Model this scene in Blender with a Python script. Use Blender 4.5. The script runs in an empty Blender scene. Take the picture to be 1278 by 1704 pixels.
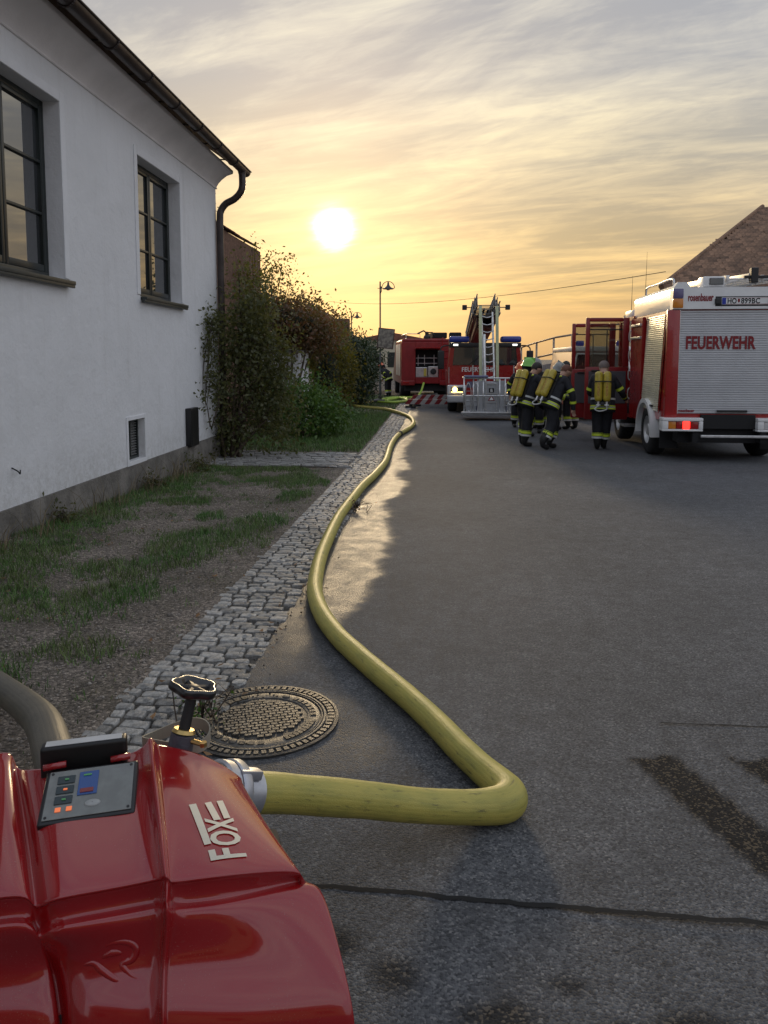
import bpy, bmesh, math, random
import numpy as np
from mathutils import Vector, Matrix, Quaternion, noise
R = math.radians
rnd = random.Random(7)
sc = bpy.context.scene
COL = sc.collection

# ------------------------------------------------------------------ camera
cam = bpy.data.cameras.new('camera')
cam.sensor_fit = 'VERTICAL'
cam.sensor_height = 24.0
cam.lens = 24.0 * 1230.0 / 1704.0
cam.shift_y = -149.0 / 1704.0
cam.clip_end = 2000
camo = bpy.data.objects.new('camera', cam)
COL.objects.link(camo)
camo.location = (0, 0, 1.5)
camo.rotation_euler = (R(85), 0, math.atan(86 / 1230.0))
sc.camera = camo

# ------------------------------------------------------------------ sky
AZ, EL = R(-7.83), R(9.7)
SUN = Vector((math.sin(AZ) * math.cos(EL), math.cos(AZ) * math.cos(EL), math.sin(EL)))
world = bpy.data.worlds.new('World')
sc.world = world
world.use_nodes = True
nt = world.node_tree
nt.nodes.clear()


class NG:
    """small node-graph helper"""
    def __init__(s, tree):
        s.t = tree
    def n(s, typ, ins=None, **kw):
        nd = s.t.nodes.new(typ)
        for k, v in kw.items():
            setattr(nd, k, v)
        if ins:
            for k, v in ins.items():
                sock = nd.inputs[k]
                if isinstance(v, bpy.types.NodeSocket):
                    s.t.links.new(v, sock)
                else:
                    sock.default_value = v
        return nd
    def m(s, op, a, b=None, c=None, clamp=False):
        nd = s.t.nodes.new('ShaderNodeMath')
        nd.operation = op
        nd.use_clamp = clamp
        for i, v in enumerate((a, b, c)):
            if v is None:
                continue
            if isinstance(v, bpy.types.NodeSocket):
                s.t.links.new(v, nd.inputs[i])
            else:
                nd.inputs[i].default_value = v
        return nd.outputs[0]
    def mix(s, fac, a, b, mode='MIX'):
        nd = s.t.nodes.new('ShaderNodeMix')
        nd.data_type = 'RGBA'
        nd.blend_type = mode
        for i, v in ((0, fac), (6, a), (7, b)):
            if isinstance(v, bpy.types.NodeSocket):
                s.t.links.new(v, nd.inputs[i])
            else:
                nd.inputs[i].default_value = v if i == 0 else (tuple(v) + (1,) if len(v) == 3 else v)
        return nd.outputs[2]
    def ramp(s, fac, stops, interp='LINEAR'):
        nd = s.t.nodes.new('ShaderNodeValToRGB')
        nd.color_ramp.interpolation = interp
        el = nd.color_ramp.elements
        while len(el) < len(stops):
            el.new(0.5)
        for e, (p, c) in zip(el, stops):
            e.position = p
            e.color = (c, c, c, 1) if not isinstance(c, tuple) else c + (1,)
        s.t.links.new(fac, nd.inputs[0])
        return nd.outputs[0]
    def smooth(s, v, a, b):
        nd = s.t.nodes.new('ShaderNodeMapRange')
        nd.interpolation_type = 'SMOOTHSTEP'
        nd.inputs[1].default_value = a
        nd.inputs[2].default_value = b
        s.t.links.new(v, nd.inputs[0])
        return nd.outputs[0]


g = NG(nt)
tc = g.n('ShaderNodeTexCoord').outputs['Generated']
sep = g.n('ShaderNodeSeparateXYZ', {0: tc})
dz = sep.outputs[2]
sky = g.n('ShaderNodeTexSky', sky_type='NISHITA', sun_disc=False, sun_elevation=EL, sun_rotation=AZ,
          altitude=300, air_density=1.0, dust_density=2.5, ozone_density=1.2)
nish = g.mix(1.0, sky.outputs[0], (.115, .115, .115), 'MULTIPLY')
dot = g.n('ShaderNodeVectorMath', {0: tc, 1: tuple(SUN)}, operation='DOT_PRODUCT').outputs['Value']
ang = g.m('ARCCOSINE', g.m('MINIMUM', dot, 0.999999))            # radians from the sun
elv = g.m('MAXIMUM', dz, 0.0)
# thin high cloud deck, lit through by the low sun: colour by height and by distance to the sun
c_low = g.ramp(elv, [(0.0, (.46, .29, .15)), (.055, (.56, .345, .15)), (.08, (.68, .43, .16)), (.16, (.64, .47, .24)), (.25, (.66, .57, .40)), (.34, (.61, .58, .51)), (.46, (.54, .54, .52)), (1.0, (.44, .47, .53))])
c_back = g.ramp(elv, [(0.0, (.54, .53, .54)), (.3, (.64, .67, .74)), (1.0, (.60, .65, .74))])
away = g.smooth(ang, R(16), R(85))
deck = g.mix(away, c_low, c_back)
# streaks: project the direction on a high plane, stretch
den = g.m('ADD', dz, 0.14)
pu = g.m('DIVIDE', sep.outputs[0], den)
pv = g.m('DIVIDE', sep.outputs[1], den)
pv2 = g.m('ADD', g.m('MULTIPLY', pv, 1.0), g.m('MULTIPLY', pu, .42))
pu2 = g.m('SUBTRACT', g.m('MULTIPLY', pu, .42), g.m('MULTIPLY', pv, .06))
pc = g.n('ShaderNodeCombineXYZ', {0: pu2, 1: pv2, 2: 0.0}).outputs[0]
n1 = g.n('ShaderNodeTexNoise', {'Vector': pc, 'Scale': 2.3, 'Detail': 10.0, 'Roughness': .60, 'Distortion': 1.0}).outputs['Fac']
n2 = g.n('ShaderNodeTexNoise', {'Vector': pc, 'Scale': 8.0, 'Detail': 9.0, 'Roughness': .66, 'Distortion': .8}).outputs['Fac']
n3 = g.n('ShaderNodeTexNoise', {'Vector': g.n('ShaderNodeCombineXYZ', {0: g.m('MULTIPLY', pu, .22), 1: g.m('ADD', g.m('MULTIPLY', pv, 1.5), g.m('MULTIPLY', pu, .35)), 2: 3.0}).outputs[0], 'Scale': 2.6, 'Detail': 8.0, 'Roughness': .6}).outputs['Fac']
streak = g.m('ADD', g.m('ADD', g.m('MULTIPLY', n1, .50), g.m('MULTIPLY', n2, .22)), g.m('MULTIPLY', n3, .28))
thick = g.smooth(streak, .45, .585)
fade_h = g.smooth(dz, .02, .10)
shade = g.m('MULTIPLY', thick, g.m('MULTIPLY', fade_h, .85))
cloudy = g.mix(shade, deck, g.mix(1.0, deck, (.58, .63, .76), 'MULTIPLY'))
bright = g.m('MULTIPLY', g.smooth(g.m('MULTIPLY', streak, -1.0), -.49, -.37), g.m('MULTIPLY', fade_h, .9))
cloudy = g.mix(bright, cloudy, g.mix(1.0, deck, (1.40, 1.36, 1.20), 'MULTIPLY'))
base = g.mix(.92, nish, cloudy)
# aureole of the veiled sun
wob = g.m('ADD', 1.0, g.m('MULTIPLY', g.m('SUBTRACT', n2, .5), 2.2))
a1 = g.m('DIVIDE', ang, g.m('MULTIPLY', g.m('ADD', .62, g.m('MULTIPLY', wob, .38)), R(.98)))
core = g.m('POWER', 2.718, g.m('MULTIPLY', g.m('POWER', a1, 2.0), -1.0))
halo = g.m('POWER', 2.718, g.m('MULTIPLY', g.m('DIVIDE', ang, R(5.2)), -1.0))
halo2 = g.m('POWER', 2.718, g.m('MULTIPLY', g.m('DIVIDE', ang, R(19.0)), -1.0))
glow = g.mix(1.0, (8.0, 6.9, 4.2), g.n('ShaderNodeCombineColor', {0: core, 1: core, 2: core}).outputs[0], 'MULTIPLY')
hw = g.m('MULTIPLY', g.m('MULTIPLY', halo, wob), .46)
glow2 = g.mix(1.0, (.72, .36, .08), g.n('ShaderNodeCombineColor', {0: hw, 1: hw, 2: hw}).outputs[0], 'MULTIPLY')
glow3 = g.mix(1.0, (.10, .048, .002), g.n('ShaderNodeCombineColor', {0: halo2, 1: halo2, 2: halo2}).outputs[0], 'MULTIPLY')
tot = g.mix(1.0, g.mix(1.0, g.mix(1.0, base, glow, 'ADD'), glow2, 'ADD'), glow3, 'ADD')
bg = g.n('ShaderNodeBackground', {'Color': tot, 'Strength': .95})
out = g.n('ShaderNodeOutputWorld', {'Surface': bg.outputs[0]})
try:
    world.cycles.sampling_method = 'MANUAL'
    world.cycles.sample_map_resolution = 1024
except Exception:
    pass

# ------------------------------------------------------------------ sun
sl = bpy.data.lights.new('sun', 'SUN')
sl.energy = 1.15
sl.angle = R(7.5)
sl.color = (1.0, .76, .46)
suno = bpy.data.objects.new('sun', sl)
COL.objects.link(suno)
suno.rotation_euler = SUN.to_track_quat('Z', 'Y').to_euler()

vs = sc.view_settings
vs.view_transform = 'Standard'
vs.look = 'None'
vs.exposure = 0.16
vs.gamma = 1.0
vs.use_curve_mapping = False
sc.cycles.max_bounces = 6
sc.cycles.transparent_max_bounces = 12
sc.cycles.use_denoising = True

# ------------------------------------------------------------------ materials
MATS = {}


def mat(name, base=(.5, .5, .5), rough=.5, metal=0.0, var=0.0, vs=6.0, bump=0.0, bs=60.0, ior=1.5, coat=0.0, rnd_obj=0.0,
        emit=None, es=1.0, rvar=0.0, base2=None, isl=0.0, bdist=.01):
    if name in MATS:
        return MATS[name]
    m = bpy.data.materials.new(name)
    m.use_nodes = True
    t = m.node_tree
    b = t.nodes['Principled BSDF']
    q = NG(t)
    co = q.n('ShaderNodeTexCoord').outputs['Object']
    col = base
    if var or base2:
        nz = q.n('ShaderNodeTexNoise', {'Vector': co, 'Scale': vs, 'Detail': 6.0, 'Roughness': .6}).outputs['Fac']
        f = q.smooth(nz, .32, .68)
        b2 = base2 or tuple(max(0, c * (1 - var)) for c in base)
        b1 = base if base2 else tuple(min(1, c * (1 + var)) for c in base)
        col = q.mix(f, b1, b2)
    if rnd_obj or isl:
        src = q.n('ShaderNodeObjectInfo').outputs['Random'] if rnd_obj else q.n('ShaderNodeNewGeometry').outputs['Random Per Island']
        k = rnd_obj or isl
        hv = q.n('ShaderNodeHueSaturation', {'Value': q.m('ADD', 1 - k, q.m('MULTIPLY', src, 2 * k)), 'Color': col if isinstance(col, bpy.types.NodeSocket) else tuple(col) + (1,)})
        col = hv.outputs[0]
    if isinstance(col, bpy.types.NodeSocket):
        t.links.new(col, b.inputs['Base Color'])
    else:
        b.inputs['Base Color'].default_value = tuple(col) + (1,)
    b.inputs['Roughness'].default_value = rough
    if rvar:
        nz = q.n('ShaderNodeTexNoise', {'Vector': co, 'Scale': vs * 1.7, 'Detail': 5.0}).outputs['Fac']
        t.links.new(q.m('ADD', rough - rvar * .5, q.m('MULTIPLY', nz, rvar)), b.inputs['Roughness'])
    b.inputs['Metallic'].default_value = metal
    b.inputs['IOR'].default_value = ior
    b.inputs['Coat Weight'].default_value = coat
    b.inputs['Coat Roughness'].default_value = .04
    if bump:
        nz = q.n('ShaderNodeTexNoise', {'Vector': co, 'Scale': bs, 'Detail': 5.0, 'Roughness': .6}).outputs['Fac']
        bn = q.n('ShaderNodeBump', {'Height': nz, 'Strength': bump, 'Distance': bdist})
        t.links.new(bn.outputs[0], b.inputs['Normal'])
    if emit:
        b.inputs['Emission Color'].default_value = tuple(emit) + (1,)
        b.inputs['Emission Strength'].default_value = es
    MATS[name] = m
    return m


# ------------------------------------------------------------------ object helpers
def link(o, parent=None):
    COL.objects.link(o)
    if parent is not None:
        o.parent = parent
    return o


def tag(o, label=None, cat=None, group=None, kind=None):
    if label: o['label'] = label
    if cat: o['category'] = cat
    if group: o['group'] = group
    if kind: o['kind'] = kind
    return o


def empty(name, loc=(0, 0, 0), rz=0.0, parent=None):
    o = bpy.data.objects.new(name, None)
    o.empty_display_size = .2
    link(o, parent)
    o.location = loc
    o.rotation_euler = (0, 0, rz)
    return o


def copy_tree(o, parent=None):
    c = o.copy()
    COL.objects.link(c)
    c.parent = parent
    for ch in list(o.children):
        copy_tree(ch, c)
    return c


class MB:
    """collects shapes; build() makes ONE mesh object"""
    def __init__(s):
        s.v = []
        s.f = []
        s.mi = []
        s.cur = 0
    def add(s, verts, faces):
        k = len(s.v)
        s.v += [tuple(p) for p in verts]
        s.f += [tuple(i + k for i in f) for f in faces]
        s.mi += [s.cur] * len(faces)
        return s
    def box(s, a, b, rot=None, piv=None, taper=None):
        x0, y0, z0 = a
        x1, y1, z1 = b
        vv = [Vector(p) for p in ((x0, y0, z0), (x1, y0, z0), (x1, y1, z0), (x0, y1, z0), (x0, y0, z1), (x1, y0, z1), (x1, y1, z1), (x0, y1, z1))]
        if rot is not None:
            pv = Vector(piv) if piv else (Vector(a) + Vector(b)) / 2
            vv = [pv + rot @ (p - pv) for p in vv]
        return s.add(vv, [(0, 3, 2, 1), (4, 5, 6, 7), (0, 1, 5, 4), (1, 2, 6, 5), (2, 3, 7, 6), (3, 0, 4, 7)])
    def bbox(s, a, b, bev=.02, seg=2, M=None):
        bm = bmesh.new()
        bmesh.ops.create_cube(bm, size=1)
        sx, sy, szz = (b[i] - a[i] for i in range(3))
        for v in bm.verts:
            v.co = Vector(((v.co.x + .5) * sx + a[0], (v.co.y + .5) * sy + a[1], (v.co.z + .5) * szz + a[2]))
        bev = min(bev, .48 * min(abs(sx), abs(sy), abs(szz)))
        bmesh.ops.bevel(bm, geom=bm.edges[:], offset=bev, segments=seg, affect='EDGES', profile=.6)
        return s.bm(bm, M)
    def bm(s, bm, M=None):
        bm.verts.index_update()
        vv = [(M @ v.co) if M else v.co.copy() for v in bm.verts]
        ff = [tuple(v.index for v in f.verts) for f in bm.faces]
        bm.free()
        return s.add(vv, ff)
    def tube(s, pts, r, n=8, caps=True, closed=False, squash=None):
        pts = [Vector(p) for p in pts]
        N = len(pts)
        rr = r if isinstance(r, (list, tuple)) else [r] * N
        T = []
        for i in range(N):
            if closed:
                t = pts[(i + 1) % N] - pts[i - 1]
            else:
                t = pts[min(i + 1, N - 1)] - pts[max(i - 1, 0)]
            T.append(t.normalized() if t.length > 1e-9 else Vector((0, 0, 1)))
        up = Vector((0, 0, 1)) if abs(T[0].z) < .9 else Vector((1, 0, 0))
        nrm = (up - T[0] * up.dot(T[0])).normalized()
        vv, ff = [], []
        for i in range(N):
            nrm = (nrm - T[i] * nrm.dot(T[i]))
            nrm.normalize()
            bn = T[i].cross(nrm)
            for k in range(n):
                a = 2 * math.pi * k / n
                vv.append(pts[i] + (nrm * math.cos(a) + bn * math.sin(a)) * rr[i])
        M_ = N if closed else N - 1
        for i in range(M_):
            for k in range(n):
                a0 = i * n + k
                a1 = i * n + (k + 1) % n
                b0 = ((i + 1) % N) * n + k
                b1 = ((i + 1) % N) * n + (k + 1) % n
                ff.append((a0, a1, b1, b0))
        if caps and not closed:
            ff.append(tuple(range(n - 1, -1, -1)))
            ff.append(tuple((N - 1) * n + k for k in range(n)))
        return s.add(vv, ff)
    def cyl(s, p0, p1, r, n=16, r1=None):
        return s.tube([p0, p1], [r, r if r1 is None else r1], n)
    def lathe(s, prof, n=24, M=None, cap=True):
        """prof: (r, z) list about local Z"""
        vv, ff = [], []
        for (r, z) in prof:
            for k in range(n):
                a = 2 * math.pi * k / n
                p = Vector((r * math.cos(a), r * math.sin(a), z))
                vv.append(M @ p if M else p)
        for i in range(len(prof) - 1):
            for k in range(n):
                ff.append((i * n + k, i * n + (k + 1) % n, (i + 1) * n + (k + 1) % n, (i + 1) * n + k))
        if cap:
            ff.append(tuple(range(n - 1, -1, -1)))
            ff.append(tuple((len(prof) - 1) * n + k for k in range(n)))
        return s.add(vv, ff)
    def prism(s, poly, axis, a, b):
        """poly of 2D points extruded along axis (0,1,2) from a to b"""
        def mk(p, t):
            if axis == 0: return (t, p[0], p[1])
            if axis == 1: return (p[0], t, p[1])
            return (p[0], p[1], t)
        n = len(poly)
        vv = [mk(p, a) for p in poly] + [mk(p, b) for p in poly]
        ff = [tuple(range(n)), tuple(range(2 * n - 1, n - 1, -1))] + [(i, i + n, (i + 1) % n + n, (i + 1) % n) for i in range(n)]
        return s.add(vv, ff)
    def grid(s, P):
        """P[i][j] points"""
        nr, ncl = len(P), len(P[0])
        vv = [p for row in P for p in row]
        ff = [(i * ncl + j, i * ncl + j + 1, (i + 1) * ncl + j + 1, (i + 1) * ncl + j) for i in range(nr - 1) for j in range(ncl - 1)]
        return s.add(vv, ff)
    def build(s, name, m, parent=None, smooth=False, angle=None, fix=True):
        me = bpy.data.meshes.new(name)
        me.from_pydata(s.v, [], s.f)
        for x in (m if isinstance(m, (list, tuple)) else [m]):
            me.materials.append(x)
        if isinstance(m, (list, tuple)):
            me.polygons.foreach_set('material_index', s.mi)
        if fix:
            bm = bmesh.new()
            bm.from_mesh(me)
            bmesh.ops.recalc_face_normals(bm, faces=bm.faces)
            bm.to_mesh(me)
            bm.free()
        if smooth:
            me.shade_smooth()
            if angle is not None:
                me.set_sharp_from_angle(angle=R(angle))
        me.update()
        o = bpy.data.objects.new(name, me)
        return link(o, parent)


def text_mesh(body, size, M, name, m, parent=None, bold=0.0, extrude=.002, align='LEFT', sx=1.0, spacing=1.0):
    c = bpy.data.curves.new('lettering', 'FONT')
    c.body = body
    c.size = size
    c.offset = bold
    c.extrude = extrude
    c.align_x = align
    c.space_character = spacing
    c.resolution_u = 3
    o = bpy.data.objects.new('lettering_source', c)
    COL.objects.link(o)
    dg = bpy.context.evaluated_depsgraph_get()
    me = bpy.data.meshes.new_from_object(o.evaluated_get(dg))
    COL.objects.unlink(o)
    bpy.data.objects.remove(o)
    bpy.data.curves.remove(c)
    S = Matrix.Diagonal((sx, 1, 1, 1))
    me.transform(M @ S)
    me.materials.clear()
    me.materials.append(m)
    ob = bpy.data.objects.new(name, me)
    return link(ob, parent)


def frame(origin, xdir, ydir):
    x = Vector(xdir).normalized()
    y = Vector(ydir)
    y = (y - x * y.dot(x)).normalized()
    z = x.cross(y)
    M_ = Matrix((x, y, z)).transposed().to_4x4()
    M_.translation = Vector(origin)
    return M_


def zg(Y):
    if Y < -3: return .075
    if Y < 10: return -.025 * Y
    t = min(Y - 10, 8.8)
    return -.25 - .025 * (t - t * t / 17.6)


def crom(pts, per=8, closed=False):
    P = [Vector(p) for p in pts]
    res = []
    n = len(P)
    for i in range(n - 1):
        p0 = P[max(i - 1, 0)]; p1 = P[i]; p2 = P[i + 1]; p3 = P[min(i + 2, n - 1)]
        for k in range(per):
            t = k / per
            res.append(.5 * ((2 * p1) + (p2 - p0) * t + (2 * p0 - 5 * p1 + 4 * p2 - p3) * t * t + (3 * p1 - p0 - 3 * p2 + p3) * t ** 3))
    res.append(P[-1])
    return res


def np_mesh(name, V, F, m, parent=None, smooth=False):
    """V (n,3), F (k,3|4) numpy"""
    me = bpy.data.meshes.new(name)
    V = np.asarray(V, dtype=np.float32)
    F = np.asarray(F, dtype=np.int32)
    k = F.shape[1]
    me.vertices.add(len(V)); me.vertices.foreach_set('co', V.ravel())
    me.loops.add(F.size); me.loops.foreach_set('vertex_index', F.ravel())
    me.polygons.add(len(F))
    me.polygons.foreach_set('loop_start', np.arange(0, F.size, k, dtype=np.int32))
    me.polygons.foreach_set('loop_total', np.full(len(F), k, dtype=np.int32))
    if smooth:
        me.polygons.foreach_set('use_smooth', np.ones(len(F), dtype=bool))
    me.materials.append(m)
    me.update(calc_edges=True)
    me.validate()
    return link(bpy.data.objects.new(name, me), parent)
# ------------------------------------------------------------------ ground and road
def surf_mat(name):
    m = bpy.data.materials.new(name)
    m.use_nodes = True
    return m, NG(m.node_tree), m.node_tree.nodes['Principled BSDF']


def mk_asphalt():
    m, q, b = surf_mat('asphalt')
    L = m.node_tree.links.new
    co = q.n('ShaderNodeTexCoord').outputs['Object']
    wet = q.n('ShaderNodeAttribute', attribute_name='wet').outputs['Fac']
    bands_and_stains = q.n('ShaderNodeAttribute', attribute_name='bands_and_stains').outputs['Fac']
    vor = q.n('ShaderNodeTexVoronoi', {'Vector': co, 'Scale': 145.0, 'Randomness': 1.0})
    v2 = q.n('ShaderNodeTexVoronoi', {'Vector': co, 'Scale': 260.0})
    big = q.n('ShaderNodeTexNoise', {'Vector': co, 'Scale': .55, 'Detail': 7.0, 'Roughness': .62}).outputs['Fac']
    mid = q.n('ShaderNodeTexNoise', {'Vector': co, 'Scale': 9.0, 'Detail': 6.0, 'Roughness': .65}).outputs['Fac']
    cell = q.n('ShaderNodeSeparateColor', {0: vor.outputs['Color']}).outputs[0]
    stone = q.ramp(cell, [(0.0, (.026, .028, .033)), (.35, (.066, .069, .076)), (.75, (.105, .108, .114)), (.93, (.14, .142, .145)), (1.0, (.20, .198, .195))])
    c = q.mix(1.0, stone, q.ramp(big, [(.3, .80), (.7, 1.22)]), 'MULTIPLY')
    c = q.mix(1.0, c, q.ramp(mid, [(.25, .68), (.75, 1.28)]), 'MULTIPLY')
    patchy = q.n('ShaderNodeTexNoise', {'Vector': co, 'Scale': 2.1, 'Detail': 9.0, 'Roughness': .7, 'Distortion': .8}).outputs['Fac']
    c = q.mix(q.m('MULTIPLY', q.smooth(patchy, .56, .72), .35), c, (.03, .028, .026))
    c = q.mix(q.m('MULTIPLY', wet, .42), c, (.012, .012, .013))
    c = q.mix(q.m('MULTIPLY', bands_and_stains, .80), c, q.mix(q.m('GREATER_THAN', cell, .80), (.014, .012, .010), (.10, .075, .045)))
    L(c, b.inputs['Base Color'])
    rr = q.m('SUBTRACT', q.m('ADD', .74, q.m('MULTIPLY', cell, .16)), q.m('MULTIPLY', wet, .42))
    L(rr, b.inputs['Roughness'])
    L(q.m('SUBTRACT', .5, q.m('MULTIPLY', bands_and_stains, .42)), b.inputs['Specular IOR Level'])
    hgt = q.m('ADD', q.m('MULTIPLY', vor.outputs['Distance'], -1.0), q.m('MULTIPLY', v2.outputs['Distance'], -.35))
    hgt = q.m('ADD', hgt, q.m('MULTIPLY', cell, .45))
    bn = q.n('ShaderNodeBump', {'Height': hgt, 'Strength': .75, 'Distance': .0034})
    L(bn.outputs[0], b.inputs['Normal'])
    return m


def fbm(x, y, s=1.0, z=0.0):
    return noise.fractal(Vector((x * s, y * s, z)), .9, 2.0, 5)


WE = [(2.2, -1.2), (3.3, -.95), (3.9, -.70), (4.3, -.60), (4.8, -.50), (5.5, -.40), (6.2, -.34), (7.2, -.46), (8.1, -.55), (9.2, -.46), (10.5, -.50), (12, -.50), (15, -.58), (18, -.56), (21, -.58), (26, -.62), (40, -.62)]


def wet_at(x, y):
    if y < 2.2 or y > 40: return 0.0
    e = float(np.interp(y, [p[0] for p in WE], [p[1] for p in WE]))
    e += .17 * fbm(x * .5, y, .95, 2.0) + .07 * fbm(x, y, 4.0, 5.0)
    w = min(1, max(0, (e - x) / .12 + .5))
    if y < 4.2:
        w *= max(0, min(1, (y - 2.9) / 1.2)) * .8 + .0
    d = math.hypot(x + .55, (y - 3.0)) + .12 * fbm(x, y, 3.0, 9.0)
    w = max(w, .45 * min(1, max(0, (.48 - d) / .1)))
    return w * (.86 + .14 * max(-1, min(1, fbm(x, y, 6.0, 1.0) * 2)))


def seg_d(x, y, ax, ay, bx, by):
    t = max(0, min(1, ((x - ax) * (bx - ax) + (y - ay) * (by - ay)) / ((bx - ax) ** 2 + (by - ay) ** 2)))
    return math.hypot(x - ax - t * (bx - ax), y - ay - t * (by - ay))


def bands_and_stains_at(x, y):
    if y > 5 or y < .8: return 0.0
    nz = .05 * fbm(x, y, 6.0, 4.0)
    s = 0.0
    for (ax, ay, bx, by, w) in ((.80, 3.05, 1.30, 1.55, .105), (1.20, 3.0, 1.75, 1.6, .10)):  # two long bands that darken the asphalt, cut straight at the far end
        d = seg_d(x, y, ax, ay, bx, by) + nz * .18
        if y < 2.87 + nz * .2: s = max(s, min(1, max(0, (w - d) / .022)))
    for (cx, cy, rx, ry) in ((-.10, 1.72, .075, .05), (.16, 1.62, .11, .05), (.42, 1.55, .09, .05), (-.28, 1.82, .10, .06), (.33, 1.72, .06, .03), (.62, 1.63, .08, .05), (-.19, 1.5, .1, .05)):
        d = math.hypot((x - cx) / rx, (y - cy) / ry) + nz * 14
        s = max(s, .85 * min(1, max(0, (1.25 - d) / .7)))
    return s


ASPH = mk_asphalt()
RX0, RX1 = -.93, 6.9
ys = [-12, -6, -3, 0, .8]
y = .8
while y < 60:
    y += max(.028, .009 * y) if y < 24 else 1.5
    ys.append(y)
ys += [80, 120, 180, 300]
xs = list(np.arange(RX0, 2.0, .03)) + [2.2, 2.6, 3.2, 4, 5, 6, RX1]
V = np.array([(x, yy, zg(yy) + (.004 * math.sin(x * 3 + yy) if -2 < yy < 60 else 0)) for yy in ys for x in xs])
nx, ny = len(xs), len(ys)
ii = np.arange((ny - 1) * (nx - 1))
r_, c_ = ii // (nx - 1), ii % (nx - 1)
a_ = r_ * nx + c_
F = np.stack([a_, a_ + 1, a_ + 1 + nx, a_ + nx], 1)
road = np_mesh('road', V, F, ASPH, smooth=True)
tag(road, kind='structure')
at = road.data.attributes.new('wet', 'FLOAT', 'POINT')
at.data.foreach_set('value', np.array([wet_at(p[0], p[1]) if p[0] < .6 else 0.0 for p in V], dtype=np.float32))
at = road.data.attributes.new('bands_and_stains', 'FLOAT', 'POINT')
at.data.foreach_set('value', np.array([bands_and_stains_at(p[0], p[1]) for p in V], dtype=np.float32))

# a jagged open crack across the carriageway
mb = MB()
dark = mat('crack_dark', (.010, .010, .010), .95)
up_, dn_ = [], []
for i in range(160):
    x = -.62 + i * .022
    yy = 2.025 - .06 * (x + .33) / 1.24 * 1.0 + .010 * fbm(x, 0, 5.0, 1.0) + .004 * fbm(x, 0, 40, 2.0)
    w = .0075 + .005 * abs(fbm(x, 0, 22, 7.0))
    up_.append((x, yy + w, zg(yy) + .0065)); dn_.append((x, yy - w, zg(yy) + .0065))
mb.grid([dn_, up_])
mb.build('crack', dark, road)
mb = MB()
up_, dn_ = [], []
for i in range(60):
    x = .98 + i * .022
    yy = 3.15 - .02 * (x - 1) + .010 * fbm(x, 3, 5.0, 1.0)
    w = .003 + .003 * abs(fbm(x, 0, 22, 9.0))
    up_.append((x, yy + w, zg(yy) + .0065)); dn_.append((x, yy - w, zg(yy) + .0065))
mb.grid([dn_, up_])
mb.build('crack', dark, road)


def mk_soil():
    m, q, b = surf_mat('verge_soil')
    L = m.node_tree.links.new
    co = q.n('ShaderNodeTexCoord').outputs['Object']
    n1 = q.n('ShaderNodeTexNoise', {'Vector': co, 'Scale': 1.3, 'Detail': 8.0, 'Roughness': .65}).outputs['Fac']
    n2 = q.n('ShaderNodeTexNoise', {'Vector': co, 'Scale': 38.0, 'Detail': 7.0, 'Roughness': .7}).outputs['Fac']
    v = q.n('ShaderNodeTexVoronoi', {'Vector': co, 'Scale': 85.0})
    cell = q.n('ShaderNodeSeparateColor', {0: v.outputs['Color']}).outputs[0]
    c = q.mix(q.smooth(n1, .35, .65), (.25, .21, .175), (.14, .118, .09))
    c = q.mix(1.0, c, q.ramp(cell, [(0, .4), (.6, 1.0), (.9, 1.5), (1.0, 2.4)]), 'MULTIPLY')
    c = q.mix(1.0, c, q.ramp(n2, [(.3, .62), (.7, 1.35)]), 'MULTIPLY')
    L(c, b.inputs['Base Color'])
    b.inputs['Roughness'].default_value = .95
    h = q.m('ADD', q.m('MULTIPLY', v.outputs['Distance'], -.6), n2)
    L(q.n('ShaderNodeBump', {'Height': h, 'Strength': 1.0, 'Distance': .018}).outputs[0], b.inputs['Normal'])
    return m


SOIL = mk_soil()


def vz(x, y):
    """height of the verge left of the gutter strip"""
    t = min(1, max(0, (-1.45 - x) / .5))
    t2 = min(1, max(0, (-2.6 - x) / 1.2))
    return zg(y) + .015 + t * (.02 * fbm(x, y, .9, 3.0) + .012 * fbm(x, y, 4.0, 8.0)) + t2 * .02


xs = [-500, -200, -80, -40, -20, -10, -7, -5.5, -4.6] + list(np.arange(-4.2, -1.44, .08)) + [-1.43, -1.36, 6.93, 7.0, 7.3, 7.8, 9, 12, 18, 30, 60, 120, 250, 500]
ys = [-60, -20, -8, -3, 0] + list(np.arange(.5, 16, .1)) + list(np.arange(16, 45, .5)) + [46, 50, 56, 64, 75, 90, 120, 160, 220, 300, 450, 700]
V = np.array([(x, yy, vz(x, yy) if x < -1.42 else (zg(yy) - .09 if x < 6.95 else zg(yy) + .03)) for yy in ys for x in xs])
nx, ny = len(xs), len(ys)
ii = np.arange((ny - 1) * (nx - 1)); r_, c_ = ii // (nx - 1), ii % (nx - 1); a_ = r_ * nx + c_
ground = tag(np_mesh('ground', V, np.stack([a_, a_ + 1, a_ + 1 + nx, a_ + nx], 1), SOIL, smooth=True), kind='structure')

# ------------------------------------------------------------------ granite sett gutter
STONE = mat('granite_sett', (.28, .275, .26), .6, var=.3, vs=30, bump=.7, bs=55, rnd_obj=.38, bdist=.008)
MORTAR = mat('sett_mortar', (.105, .092, .075), .95, var=.35, vs=20, bump=.8, bs=90)


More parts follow.
